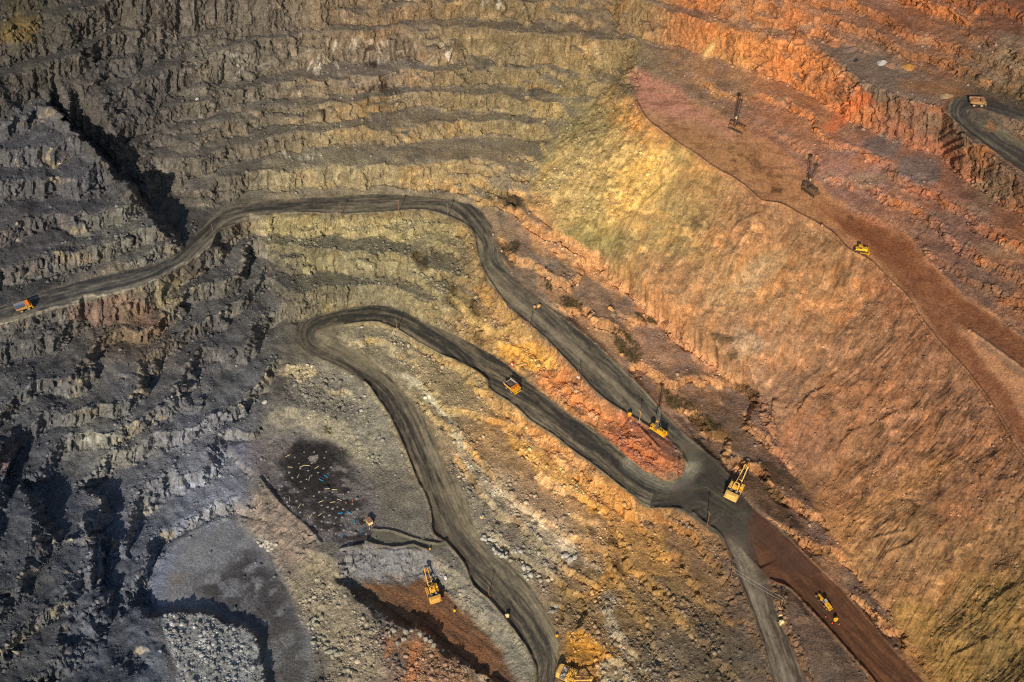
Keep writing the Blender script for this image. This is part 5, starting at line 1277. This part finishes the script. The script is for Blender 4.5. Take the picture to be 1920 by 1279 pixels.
# ---- drill rigs
def drill_rig(label, paint_, mast, tilt=0.0, h=17.0):
    D = thing('drill_rig', label, 'drill rig')
    for y in (-2.0, 2.0):
        prof = [(-3.2+.7*math.cos(math.pi/2+math.pi*k/7), .72+.68*math.sin(math.pi/2+math.pi*k/7)) for k in range(8)]+[(3.2+.7*math.cos(-math.pi/2+math.pi*k/7), .72+.68*math.sin(-math.pi/2+math.pi*k/7)) for k in range(8)]
        Mb().prism(prof, y-.5, y+.5).obj('crawler_track', 'dark', D)
    Mb().box(-5.0, 5.2, -1.9, 1.9, 1.3, 1.9).box(-5.2, -4.6, -2.4, 2.4, 1.0, 1.8).obj('main_frame', paint_, D)
    Mb().box(-.4, 3.6, -1.7, 1.0, 1.9, 3.9, .15).box(3.7, 5.0, -1.6, .4, 1.9, 3.2, .1).obj('machinery_house', paint_, D)
    Mb().tube((.3, 1.5, 2.5), (3.4, 1.5, 2.5), .5, n=12).tube((4.4, 1.2, 1.9), (4.4, 1.2, 3.6), .5, n=12).obj('air_tank', paint_, D)
    m = Mb()
    for x in (.3, 1.4, 2.6): m.tube((x, -.4, 3.9), (x, -.4, 4.25), .38, n=12)
    m.obj('cooling_fan', 'dark', D)
    cb = Mb().box(-4.9, -3.0, -1.8, .2, 1.9, 4.2, .12).obj('cab', paint_, D)
    Mb().box(-4.96, -4.9, -1.6, 0, 2.8, 3.9).box(-4.7, -3.3, -1.86, -1.8, 2.8, 3.9).obj('window', 'glass', cb)
    Mb().box(-4.6, -2.9, .7, 1.9, 1.9, 3.2, .1).obj('dust_collector', paint_, D)
    ms = Mb(); tx = math.tan(tilt)
    def at_z(x, y, z): return (-1.9+x+tx*(z-2), y, z)
    for x in (-.75, .75):
        for y in (-.65, .65): ms.bar(at_z(x, y, 1.9), at_z(x, y, h), .16)
    nb_ = 11
    for k in range(nb_):
        za = 2+(h-2)*k/nb_; zb = 2+(h-2)*(k+1)/nb_
        for y in (-.65, .65): ms.bar(at_z(-.75, y, za), at_z(.75, y, zb), .12)
        for x in (-.75, .75): ms.bar(at_z(x, -.65 if k % 2 else .65, za), at_z(x, .65 if k % 2 else -.65, zb), .12)
    M_ = ms.obj('mast', mast, D)
    Mb().bar(at_z(-.95, 0, h-.4), at_z(.95, 0, h-.4), 1.7, .9).obj('mast_head', mast, M_)
    Mb().tube(at_z(0, 0, .3), at_z(0, 0, h-1), .2, n=8).obj('drill_pipe', 'grey', M_)
    Mb().box(-2.5+tx*6, -1.3+tx*6, -.45, .45, 7.0, 8.6).obj('rotary_head', 'bone' if mast == 'mastd' else paint_, M_)
    m = Mb()
    for y in (-.9, .9): m.bar((1.0, y, 3.9), at_z(.7, y*.7, 8.5), .16)
    m.obj('mast_brace', mast, D)
    m = Mb()
    for x in (-4.7, 4.7):
        for y in (-2.2, 2.2): m.tube((x, y, .05), (x, y, 1.6), .2, n=8).tube((x, y, .0), (x, y, .16), .45, n=10)
    m.obj('levelling_jack', 'dark', D)
    m = Mb()
    for s in (-1.85, 1.85):
        m.bar((-2.8, s, 2.9), (5.1, s, 2.9), .07)
        for x in (-2.8, -1, 1, 3, 5.1): m.bar((x, s, 1.9), (x, s, 2.9), .07)
    m.obj('handrail', paint_, D)
    return D
d1 = drill_rig('bright yellow drill rig with upright mast on the orange mound', 'yellow', 'grey', 0, 18)
lie(d1, 1234, 812, heading(1215, 800, 1252, 829), .05)
d2 = drill_rig('drill rig with dark mast on the pink end of the high bench', plain('rusty_brown_paint', (148,104,62), .8, dirt=.5, dirt_rgb=(70,54,44)), 'mastd', .02, 21)
lie(d2, 1382, 243, heading(1362, 234, 1402, 253), .05)
d3 = drill_rig('dark drill rig in the middle of the high bench', plain('dark_brown_paint', (110,80,54), .8, dirt=.5, dirt_rgb=(52,44,40)), 'mastd', .08, 20)
lie(d3, 1519, 360, heading(1498, 344, 1540, 377), .05)

# ---- bulldozer and grader
def bulldozer(label):
    D = thing('bulldozer', label, 'bulldozer')
    for y in (-1.35, 1.35):
        prof = [(-1.7+.55*math.cos(math.pi/2+math.pi*k/7), .6+.55*math.sin(math.pi/2+math.pi*k/7)) for k in range(8)]+[(1.7+.55*math.cos(-math.pi/2+math.pi*k/7), .6+.55*math.sin(-math.pi/2+math.pi*k/7)) for k in range(8)]
        Mb().prism(prof, y-.36, y+.36).obj('crawler_track', 'dark', D)
    Mb().box(.1, 2.6, -.85, .85, .8, 2.3, .15).box(-2.4, .1, -.95, .95, .7, 1.7, .1).obj('body', 'yellow', D)
    cb = Mb().box(-1.5, .2, -.9, .9, 1.7, 3.2, .12).obj('cab', 'yellow', D)
    Mb().box(.2, .25, -.75, .75, 2.2, 3.0).box(-1.3, 0, .9, .95, 2.2, 3.0).box(-1.3, 0, -.95, -.9, 2.2, 3.0).obj('window', 'glass', cb)
    m = Mb().prism([(3.1, .1), (3.4, .3), (3.3, 1.0), (3.45, 1.6), (3.2, 1.65), (3.05, 1.0), (3.05, .4)], -2.1, 2.1)
    m.obj('blade', 'yellow', D)
    m = Mb()
    for y in (-1.85, 1.85): m.bar((-.5, y, .7), (3.1, y, .6), .24)
    m.bar((2.4, -.6, 1.6), (3.1, -.6, 1.1), .16).bar((2.4, .6, 1.6), (3.1, .6, 1.1), .16)
    m.obj('push_arm', 'yellow', D)
    Mb().box(-3.0, -2.5, -.8, .8, .9, 1.3).prism([(-3.2, .1), (-3.0, .2), (-2.8, 1.3), (-3.1, 1.3)], -.15, .15).obj('ripper', 'dark', D)
    Mb().tube((1.2, .4, 2.3), (1.2, .4, 3.1), .09, n=8).obj('exhaust', 'dark', D)
    return D
bd = bulldozer('yellow bulldozer on the outer edge of the high bench'); lie(bd, 1613, 472, heading(1595, 467, 1632, 473), .05); bd.scale = (1.25,)*3
def grader(label):
    D = thing('motor_grader', label, 'grader')
    for x in (-3.6, -2.0):
        for y, s in ((1.25, 1), (-1.25, -1)): wheel(D, x, y, .75, .5, s)
    for y, s in ((1.15, 1), (-1.15, -1)): wheel(D, 4.2, y, .75, .45, s)
    Mb().box(-4.4, -1.4, -1.0, -.1, 1.2, 2.3, .12).box(-4.4, -1.4, .1, 1.0, 1.2, 2.3, .12).box(-4.5, -1.2, -.8, .8, .9, 1.25).obj('engine_hood', 'yellow', D)
    Mb().box(-5.1, -4.7, -1.1, 1.1, .8, 1.6, .08).obj('counterweight', 'yellow', D)
    m = Mb().bar((-1.3, 0, 1.4), (1.2, 0, 2.3), .4, .5).bar((1.2, 0, 2.3), (4.3, 0, 1.7), .36, .4).bar((4.2, -1.1, .75), (4.2, 1.1, .75), .25)
    m.obj('frame', 'yellow', D)
    cb = Mb().box(-1.3, .3, -.75, .75, 1.3, 3.2, .1).obj('cab', 'pale', D)
    Mb().box(.3, .35, -.6, .6, 2.0, 3.0).box(-1.1, .1, .75, .8, 2.0, 3.0).box(-1.1, .1, -.8, -.75, 2.0, 3.0).obj('window', 'glass', cb)
    Bl = Mb().add([(.6, -1.9, .15), (2.2, 1.9, .15), (2.2, 1.9, .85), (.6, -1.9, .85), (.5, -1.85, .15), (2.1, 1.95, .15), (2.1, 1.95, .85), (.5, -1.85, .85)], [(0, 1, 2, 3), (7, 6, 5, 4), (0, 4, 5, 1), (1, 5, 6, 2), (2, 6, 7, 3), (3, 7, 4, 0)])
    Bl.obj('blade', 'grey', D)
    Mb().tube((1.4, 0, .9), (1.4, 0, 1.1), .9, n=18).bar((1.4, 0, 1.0), (4.2, 0, 1.0), .25).obj('circle_drive', 'yellow', D)
    return D
gr = grader('yellow motor grader parked along the berm of the red road'); lie(gr, 1544, 1130, heading(1556, 1146, 1530, 1112), .03); gr.scale = (1.05,)*3

# ---- switch boxes, kiosks, hut, signs
def kiosk(label, paint_, base, u, v, s=1.0, rz=.5):
    K = thing('power_kiosk', label, 'power kiosk')
    m = Mb()
    for y in (-.8, .8): m.bar((-1.3, y, .12), (1.3, y, .12), .22, .24)
    for x in (-.9, .9): m.bar((x, -1.0, .26), (x, 1.0, .26), .18, .12)
    m.obj('skid', base, K)
    b_ = Mb().box(-.85, .85, -.7, .7, .3, 2.3, .1).obj('cabinet', paint_, K)
    m = Mb().add([(-1.0, -.85, 2.3), (1.0, -.85, 2.3), (1.0, .85, 2.3), (-1.0, .85, 2.3), (-.3, 0, 2.85), (.3, 0, 2.85)], [(3, 2, 1, 0), (0, 1, 5, 4), (1, 2, 5), (2, 3, 4, 5), (3, 0, 4)])
    m.obj('roof', paint_, b_)
    m = Mb()
    for x in (-.4, 0, .4): m.tube((x, 0, 2.7), (x, 0, 3.25), .08, .05, 6)
    m.obj('insulator', 'rust', b_)
    Mb().box(-.6, .6, -.73, -.70, .6, 2.0).obj('door', paint_, b_)
    place(K, u, v, rz); K.scale = (s, s, s); return K
kiosk('yellow kiosk with rust red skid on the roadside left of the yellow drill rig', 'yellow', 'rust', 1180, 780, 1.05)
kiosk('cream kiosk with a long shadow at the left edge of the lower road', 'cream', 'rust', 951, 1157, 1.0)
kiosk('small yellow kiosk on the floor of the bay beside the digging shovel', 'yellow', 'dark', 852, 1147, .75)
kiosk('small yellow kiosk at the right edge of the lower road above the bottom shovel', 'yellow', 'dark', 1044, 1194, .75)
kiosk('small yellow kiosk at the mouth of the blast bench track', 'yellow', 'dark', 806, 1031, .5)
kiosk('yellow kiosk standing on the red road in front of the grader', 'yellow', 'dark', 1566, 1164, .95)
kiosk('cream kiosk beside the pole between the two lower roads', 'cream', 'tan', 1465, 1170, 1.15, .2)
K = thing('switch_box', 'brown steel switch box just behind the cream kiosk at the pole', 'switch box')
Mb().box(-.8, .8, -.9, .9, .15, 1.9, .08).obj('cabinet', 'roof', K); Mb().box(-.85, .85, -.95, -.88, .4, 1.6).obj('door', 'cream', K); Mb().box(-1, 1, -1, 1, 0, .15).obj('base', 'concrete', K)
place(K, 1460, 1153, .1); K.scale = (1.1,)*3
H = thing('field_hut', 'tan cabin on wheels at the right edge of the blast bench', 'hut')
bdy = Mb().box(-2.0, 2.0, -1.4, 1.4, .7, 3.0, .12).obj('cabin', 'cream', H)
Mb().box(-2.05, 2.05, -1.45, 1.45, 3.0, 3.12, .05).obj('roof', 'roof', bdy)
Mb().box(-.2, .6, -1.43, -1.40, .8, 2.6).obj('door', 'tan', bdy); Mb().box(-1.5, -.7, -1.43, -1.4, 1.8, 2.5).obj('window', 'glass', bdy)
Mb().bar((2.0, 0, .6), (3.3, 0, .45), .18).obj('tow_bar', 'amber', H)
for x in (-1.1, 1.1):
    for y, s in ((1.25, 1), (-1.25, -1)): wheel(H, x, y, .4, .3, s)
place(H, 693, 981, heading(688, 972, 702, 990))
K = thing('distribution_box', 'orange and white box on a skid above the middle haul road', 'distribution box')
Mb().box(-1.0, 1.0, -.5, .5, .3, 2.4, .08).obj('cabinet', 'red', K); Mb().box(-.65, .65, -.54, -.49, .7, 2.1).obj('door', 'white', K)
m = Mb()
for y in (-.8, .8): m.bar((-1.7, y, .12), (1.7, y, .12), .3, .24)
m.bar((-.9, -.9, .3), (-.9, .9, .3), .2).bar((.9, -.9, .3), (.9, .9, .3), .2); m.obj('skid', 'red', K)
Mb().bar((.5, .1, 2.4), (.5, .1, 4.2), .14).obj('bracket', 'dark', K)
place(K, 963, 686, heading(940, 676, 985, 696))
c = Mb().box(-.7, .7, -.8, .8, 0, 1.3, .08); o = c.obj('supply_crate', 'white'); place(o, 836, 1085, .4); tag(o, 'white box right of the digging shovel in the bay', 'crate')
def cone(u, v, label):
    T = thing('traffic_cone', label, 'cone', 'orange cones by the grader')
    Mb().tube((0, 0, .08), (0, 0, 1.1), .36, .07, 12).obj('cone_body', 'red', T); Mb().box(-.45, .45, -.45, .45, 0, .08).obj('base', 'dark', T); place(T, u, v)
for (u, v) in ((1548, 1157), (1560, 1169), (1573, 1171)): cone(u, v, 'orange cone standing on the red road near the grader')

# ---- poles and wires
def pole(label, u, v, h=9.0, wood='wood', arm=True, base='concrete', lean=0, rz=.5):
    P_ = thing('power_pole', label, 'pole')
    Mb().tube((0, 0, .1), (lean, 0, h), .22, .15, 10).obj('shaft', wood, P_)
    if arm:
        A_ = Mb().bar((lean*.93, -1.3, h-.7), (lean*.93, 1.3, h-.7), .2).bar((lean*.8, 0, h-1.8), (lean*.93, .9, h-.75), .08).obj('crossarm', wood, P_)
        m = Mb()
        for y in (-1.2, 0, 1.2): m.tube((lean*.95, y, h-.6 if y else h), (lean*.95, y, h-.2 if y else h+.35), .1, .07, 6)
        m.obj('insulator', 'pale', A_)
    if base:
        Mb().box(-.8, .8, -.8, .8, -.2, .45, .12).bar((-1.3, 0, .1), (1.3, 0, .1), .25).bar((0, -1.3, .1), (0, 1.3, .1), .25).obj('base_block', base, P_)
    place(P_, u, v, rz); return P_
pole('wooden pole on the inner edge of the hairpin road', 744, 617)
pole('wooden pole at the left edge of the upper haul road', 993, 616)
pole('pole by the ochre trench left of the upper haul road', 1082, 708, base='white')
pole('tan pole at the roadside between the yellow kiosk and the drill rig', 1199, 791, wood='tan')
pole('pole standing on the bank below the upper haul road', 1119, 808, 8, base='rust')
pole('pole with a tan base left of the lower road above the cream kiosk', 917, 1117, base='rust')
pole('tall pole at the lower left rim of the road junction', 1326, 985, 11, base='rust')
PA = pole('pole on the left verge of the grey side road', 1369, 1087, 10.5, base='rust')
PB = pole('pole behind the switch box between the two lower roads', 1462, 1140, 9, base='concrete')
pole('pole on the rocky ledge right of the lower road', 903, 970, 8.5, base='cream')
pole('pole at the tip of the orange mound', 1271, 889, 8, base='rust')
pole('pole on the near edge of the top road, leftmost of three', 640, 405, 9, base=None)
pole('pole on the near edge of the top road, middle of three', 748, 397, 9, base=None)
pole('pole on the near edge of the top road, right of three', 840, 405, 9, base=None)
pole('short brown post on the bend of the haul road below the chasm', 399, 432, 6, arm=False, base=None)
def wire(a, b, sag, label):
    m = Mb()
    for s in (-1.1, 1.1):
        pts = []
        for k in range(13):
            t = k/12; p = a.lerp(b, t); pts.append(p+Vector((0, s, -sag*4*t*(1-t))))
        for p, q in zip(pts[:-1], pts[1:]): m.tube(p, q, .06, n=5)
    o = m.obj('power_line', 'pale'); tag(o, label, 'cable')
bpy.context.view_layer.update()
wire(PA.location+Vector((0, 0, 9.9)), PB.location+Vector((0, 0, 8.4)), 1.2, 'pair of thin cables strung across the grey side road')

# ---- blast bench: drill holes, posts, pipes, workers
hole_px = [(395,262),(500,245),(437,325),(585,390),(515,447),(432,483),(190,508),(370,530),(90,130),(465,185),(595,258),(460,955),(340,985),(385,1028),(290,945),(325,850),(215,650),(700,690),(840,770),(1100,1045),(975,1000),(125,815),(90,765),(145,860),(185,880),(435,1070),(25,660),(60,610),(245,800),(260,690),(345,640),(460,740),(530,690),(610,760),(560,860),(640,880),(700,900),(760,880),(830,905),(900,690),(950,840),(1010,905),(900,1030),(820,1010),(740,1010),(660,985),(590,1000),(560,1060),(640,1070),(720,1090),(800,1110),(560,1160),(650,1170),(740,1210),(840,1170),(930,1190),(470,950),(1120,1220),(480,1120),(150,440),(110,560),(290,390),(300,560),(220,250),(340,190),(390,420),(620,180),(680,380),(270,330),(50,470)]
ringm = Mb(); vs = []; fs = []
prof = [(.16, .02), (.3, .34), (.5, .36), (.75, .18), (.98, -.06)]
for k in range(12):
    a = 2*math.pi*k/12; w = 1+.12*math.sin(2*a+1)
    for r_, z_ in prof: vs.append((r_*math.cos(a)*w, r_*math.sin(a)*w, z_))
for k in range(12):
    for j in range(4): fs.append((k*5+j, ((k+1) % 12)*5+j, ((k+1) % 12)*5+j+1, k*5+j+1))
ringm.add(vs, fs)
MT['cuttings'] = plain('drill_cuttings', (136,134,132), .95, dirt=.4, dirt_rgb=(100,98,98))
def blast_hole():
    T = thing('blast_hole', 'drill hole ringed with pale cuttings on the dark blast bench', 'drill hole', 'drill holes on the blast bench')
    ringm.obj('cuttings_ring', 'cuttings', T); Mb().tube((0, 0, .0), (0, 0, .12), .28, n=10).obj('hole', 'dark', T)
    return T
bh = None
for (x, y) in hole_px:
    u, v = 520+x/6.73, 820+y/6.73
    if bh is None: bh = blast_hole(); o = bh
    else: o = copy_tree(bh)
    place(o, u, v, random.uniform(0, 6)); o.scale = (random.uniform(.6, .9),)*3
def rod(u, v, ang, mat, name, label, cat, group, L_=2.9, r_=.17):
    m = Mb().tube((-L_/2, 0, r_*1.3), (L_/2, 0, r_*1.3), r_, n=8).tube((-L_/2-.05, 0, r_*1.3), (-L_/2+.1, 0, r_*1.3), r_*1.2, n=8)
    o = m.obj(name, mat); place(o, u, v, ang, .12); tag(o, label, cat, group)
for x, y, a in ((135,235,28),(165,382,-4),(315,368,25),(378,357,-2),(500,380,35),(265,490,62),(405,520,70),(630,657,5),(725,664,-4),(540,975,38),(160,785,82),(280,865,60),(425,995,55),(550,812,20),(700,822,8),(785,795,-20)):
    rod(520+x/6.73, 820+y/6.73, math.radians(a*1.2), 'bone', 'wooden_post', 'pale wooden post lying on the blast bench', 'post', 'pale posts lying on the blast bench')
for x, y, a in ((618,497,-40),(553,542,-30),(795,960,4),(915,955,-28),(885,1135,-80),(978,1070,88),(1065,1190,76),(822,1250,70)):
    rod(520+x/6.73, 820+y/6.73, math.radians(a), 'blue', 'blue_pipe', 'short blue pipe lying on the blast bench', 'pipe', 'blue pipes lying on the blast bench', 2.7, .24)
def person(label, top, u, v, rz, bend=0.0, arm=.4):
    """one skinned body; jacket, trousers, helmet are its clothing"""
    me = bpy.data.meshes.new('person'); hx = math.sin(bend); hz = math.cos(bend)
    def up(z): return (hx*(z-.92), .92+hz*(z-.92))
    J = [(0, 0, .92)]; R = [.15]; E = []
    def j(p, r, par): J.append(p); R.append(r); E.append((par, len(J)-1)); return len(J)-1
    ch = j((up(1.25)[0], 0, up(1.25)[1]), .17, 0); nk = j((up(1.5)[0], 0, up(1.5)[1]), .07, ch); hd = j((up(1.62)[0]+.02, 0, up(1.62)[1]), .105, nk); tp = j((up(1.76)[0]+.02, 0, up(1.76)[1]), .08, hd)
    for s in (-1, 1):
        hp = j((0, s*.11, .86), .11, 0); kn = j((.03+.1*s*arm, s*.13, .48), .075, hp); an = j((-.02+.2*s*arm, s*.13, .09), .05, kn); j((.12+.2*s*arm, s*.14, .04), .045, an)
        sh = j((up(1.42)[0], s*.2, up(1.42)[1]), .075, ch); eb = j((up(1.15)[0]+.06+.1*arm, s*.29, up(1.15)[1]), .055, sh); wr = j((up(.92)[0]+.2+.1*arm, s*.27, up(.92)[1]), .04, eb)
        pm = j((up(.86)[0]+.24+.1*arm, s*.26, up(.86)[1]), .045, wr)
        for f_ in (-.03, -.01, .012, .03): j((up(.79)[0]+.27+.1*arm, s*.26+f_, up(.79)[1]-.005*abs(f_)*100*.3), .011, pm)
        j((up(.84)[0]+.30+.1*arm, s*.22, up(.84)[1]), .013, pm)
    me.from_pydata(J, E, []); o = bpy.data.objects.new('person', me); COL.objects.link(o)
    sk = o.modifiers.new('skin', 'SKIN'); o.modifiers.new('smooth', 'SUBSURF').levels = 1
    me.skin_vertices.new() if not me.skin_vertices else None
    for k, r_ in enumerate(R): me.skin_vertices[0].data[k].radius = (r_, r_)
    me.skin_vertices[0].data[0].use_root = True
    me.materials.append(MT['skin'])
    p2_ = Vector((up(1.62)[0]+.02, 0, up(1.62)[1])); c_ = Vector((up(1.2)[0], 0, up(1.2)[1]))
    m = Mb(); n_ = 12; vs = []; lv = ((.80, .17, .20), (.95, .17, .20), (1.2, .18, .235), (1.42, .15, .25), (1.50, .08, .10))
    for z, a_, b_ in lv:
        for k in range(n_):
            t = 2*math.pi*k/n_; xx, zz = up(z); vs.append((xx+a_*math.cos(t), b_*math.sin(t), zz))
    m.add(vs, [(r0*n_+k, r0*n_+(k+1) % n_, (r0+1)*n_+(k+1) % n_, (r0+1)*n_+k) for r0 in range(len(lv)-1) for k in range(n_)])
    for s in (-1, 1):
        a1 = (up(1.42)[0], s*.2, up(1.42)[1]); b1 = (up(1.15)[0]+.06+.1*arm, s*.29, up(1.15)[1]); c1 = (up(.95)[0]+.18+.1*arm, s*.275, up(.95)[1])
        m.tube(a1, b1, .10, .08, 10).tube(b1, c1, .078, .06, 10)
    m.obj('jacket', top, o)
    m = Mb()
    for s in (-1, 1):
        m.tube((0, s*.11, .92), (.03+.1*s*arm, s*.13, .48), .135, .10, 10).tube((.03+.1*s*arm, s*.13, .5), (-.02+.2*s*arm, s*.13, .1), .10, .08, 10)
    m.obj('trousers', 'cloth' if top != 'beige' else 'beige', o)
    m = Mb(); vs = []
    for jz in range(5):
        t = math.pi/2*jz/4
        for k in range(12):
            a_ = 2*math.pi*k/12; vs.append((p2_.x+.135*math.cos(t)*math.cos(a_), .12*math.cos(t)*math.sin(a_), p2_.z+.06+.11*math.sin(t)))
    m.add(vs, [(r0*12+k, r0*12+(k+1) % 12, (r0+1)*12+(k+1) % 12, (r0+1)*12+k) for r0 in range(4) for k in range(12)])
    m.obj('helmet', 'white' if top == 'beige' else 'red', o)
    place(o, u, v, rz); tag(o, label, 'person'); return o
person('person in orange workwear at the far end of the blast bench group', 'hivis', 644, 929, 1.0, .15, .5)
person('person in orange workwear bending down, left of the pair in orange', 'hivis', 649.5, 945, 2.4, .6, .3)
person('person in orange workwear striding on the blast bench, nearest the hut of those in orange', 'hivis', 661, 942, -.6, .1, .9)
person('person in pale clothes standing just in front of the tan cabin', 'beige', 693, 993, .8, .05, .3)

# ---- dry scrub on the ledges
scr = []
for pg, nn, hh in (([(905,352),(950,362),(985,378),(985,390),(945,392),(915,376)],150,.5),([(945,455),(970,455),(972,475),(955,480),(940,470)],60,.5),([(1140,608),(1175,618),(1205,655),(1202,685),(1180,680),(1150,640)],240,.9),([(1190,585),(1230,595),(1235,608),(1200,602)],110,.8),
                   ([(1050,552),(1090,570),(1095,588),(1060,575)],120,.8),([(1240,728),(1290,752),(1340,790),(1370,820),(1330,810),(1255,762)],260,.8),([(1020,520),(1035,535),(1034,550),(1022,540)],60,.7),([(1440,912),(1470,940),(1465,950),(1440,930)],50,.4),([(605,800),(620,800),(622,815),(608,812)],26,.6),
                   ([(840,530),(858,535),(852,575),(842,565)],60,.4),([(0,0),(60,0),(70,25),(10,25)],120,1.2),([(930,705),(960,700),(950,720)],0,.4)):
    xs = [p[0] for p in pg]; ys = [p[1] for p in pg]; k = 0; tries = 0
    while k < nn and tries < 9000:
        tries += 1
        x = random.uniform(min(xs), max(xs)); y = random.uniform(min(ys), max(ys)); ins = False
        for a, b in zip(pg, pg[1:]+pg[:1]):
            if (a[1] > y) != (b[1] > y) and x < (b[0]-a[0])*(y-a[1])/(b[1]-a[1])+a[0]: ins = not ins
        if ins: scr.append((x, y, hh)); k += 1
sv, sf = [], []
for (u, v, hh) in scr:
    p = at(u, v); rr = hh*random.uniform(.6, 1.3)
    for q in range(26):
        c_ = p+Vector((random.gauss(0, rr*.5), random.gauss(0, rr*.5), abs(random.gauss(rr*.5, rr*.35))))
        a = Vector((random.gauss(0, 1), random.gauss(0, 1), random.gauss(0, 1))).normalized()*random.uniform(.10, .24); b = a.cross(Vector((random.gauss(0, 1), random.gauss(0, 1), random.gauss(0, 1)))).normalized()*random.uniform(.06, .14)
        o_ = len(sv); sv += [tuple(c_-a), tuple(c_+b), tuple(c_+a), tuple(c_-b)]; sf.append((o_, o_+1, o_+2, o_+3))
MT['scrub'] = plain('dry_scrub', (84,78,40), .9, dirt=.6, scale=.4, dirt_rgb=(66,48,34))
m = Mb(); m.v = sv; m.f = sf
me = bpy.data.meshes.new('scrub'); me.from_pydata(sv, [], sf); me.materials.append(MT['scrub'])
o = bpy.data.objects.new('scrub', me); COL.objects.link(o); o['kind'] = 'stuff'; o['label'] = 'dry brown green scrub growing on the damp ledges'; o['category'] = 'scrub'
print('objects', round(time.time()-T0, 1))
# ------------------------------------------------------------------ camera, sun, sky
cam = bpy.data.cameras.new('camera'); co = bpy.data.objects.new('camera', cam); COL.objects.link(co)
cam.sensor_width = 36; cam.lens = FPX/IW*36; cam.clip_start = 1; cam.clip_end = 20000
co.location = (0, 0, CAMZ); co.rotation_euler = (math.pi/2-DEP, 0, 0)
SC.camera = co
au, av = 1310, -60                       # where the sun stands behind the viewer
a = (au-CX)/FPX; b = (CY-av)/FPX
sd = -Vector((a, CD+SD*b, -(SD-CD*b))).normalized()
el = math.asin(sd.z); az = math.atan2(sd.x, sd.y)
print('sun elevation', math.degrees(el), 'azimuth', math.degrees(az))
sl = bpy.data.lights.new('sun', 'SUN'); so = bpy.data.objects.new('sun', sl); COL.objects.link(so)
sl.energy = 5.0; sl.angle = math.radians(0.53); sl.color = (1.0, 0.87, 0.70)
so.rotation_euler = (-sd).to_track_quat('-Z', 'Y').to_euler(); so.location = (0, 0, 800)
W = bpy.data.worlds.new('World'); SC.world = W; W.use_nodes = True
nt = W.node_tree; bg = nt.nodes['Background']
sky = nt.nodes.new('ShaderNodeTexSky'); sky.sky_type = 'NISHITA'; sky.sun_disc = False
sky.sun_elevation = el; sky.sun_rotation = az
nt.links.new(sky.outputs[0], bg.inputs['Color']); bg.inputs['Strength'].default_value = 0.10; sky.ozone_density = 2.0; sky.air_density = 1.2
SC.view_settings.view_transform = 'Standard'; SC.view_settings.look = 'None'; SC.view_settings.gamma = 1; SC.view_settings.exposure = 0.10
SC.cycles.max_bounces = 4; SC.cycles.use_denoising = False; SC.cycles.filter_width = 1.1
print('done', round(time.time()-T0, 1))
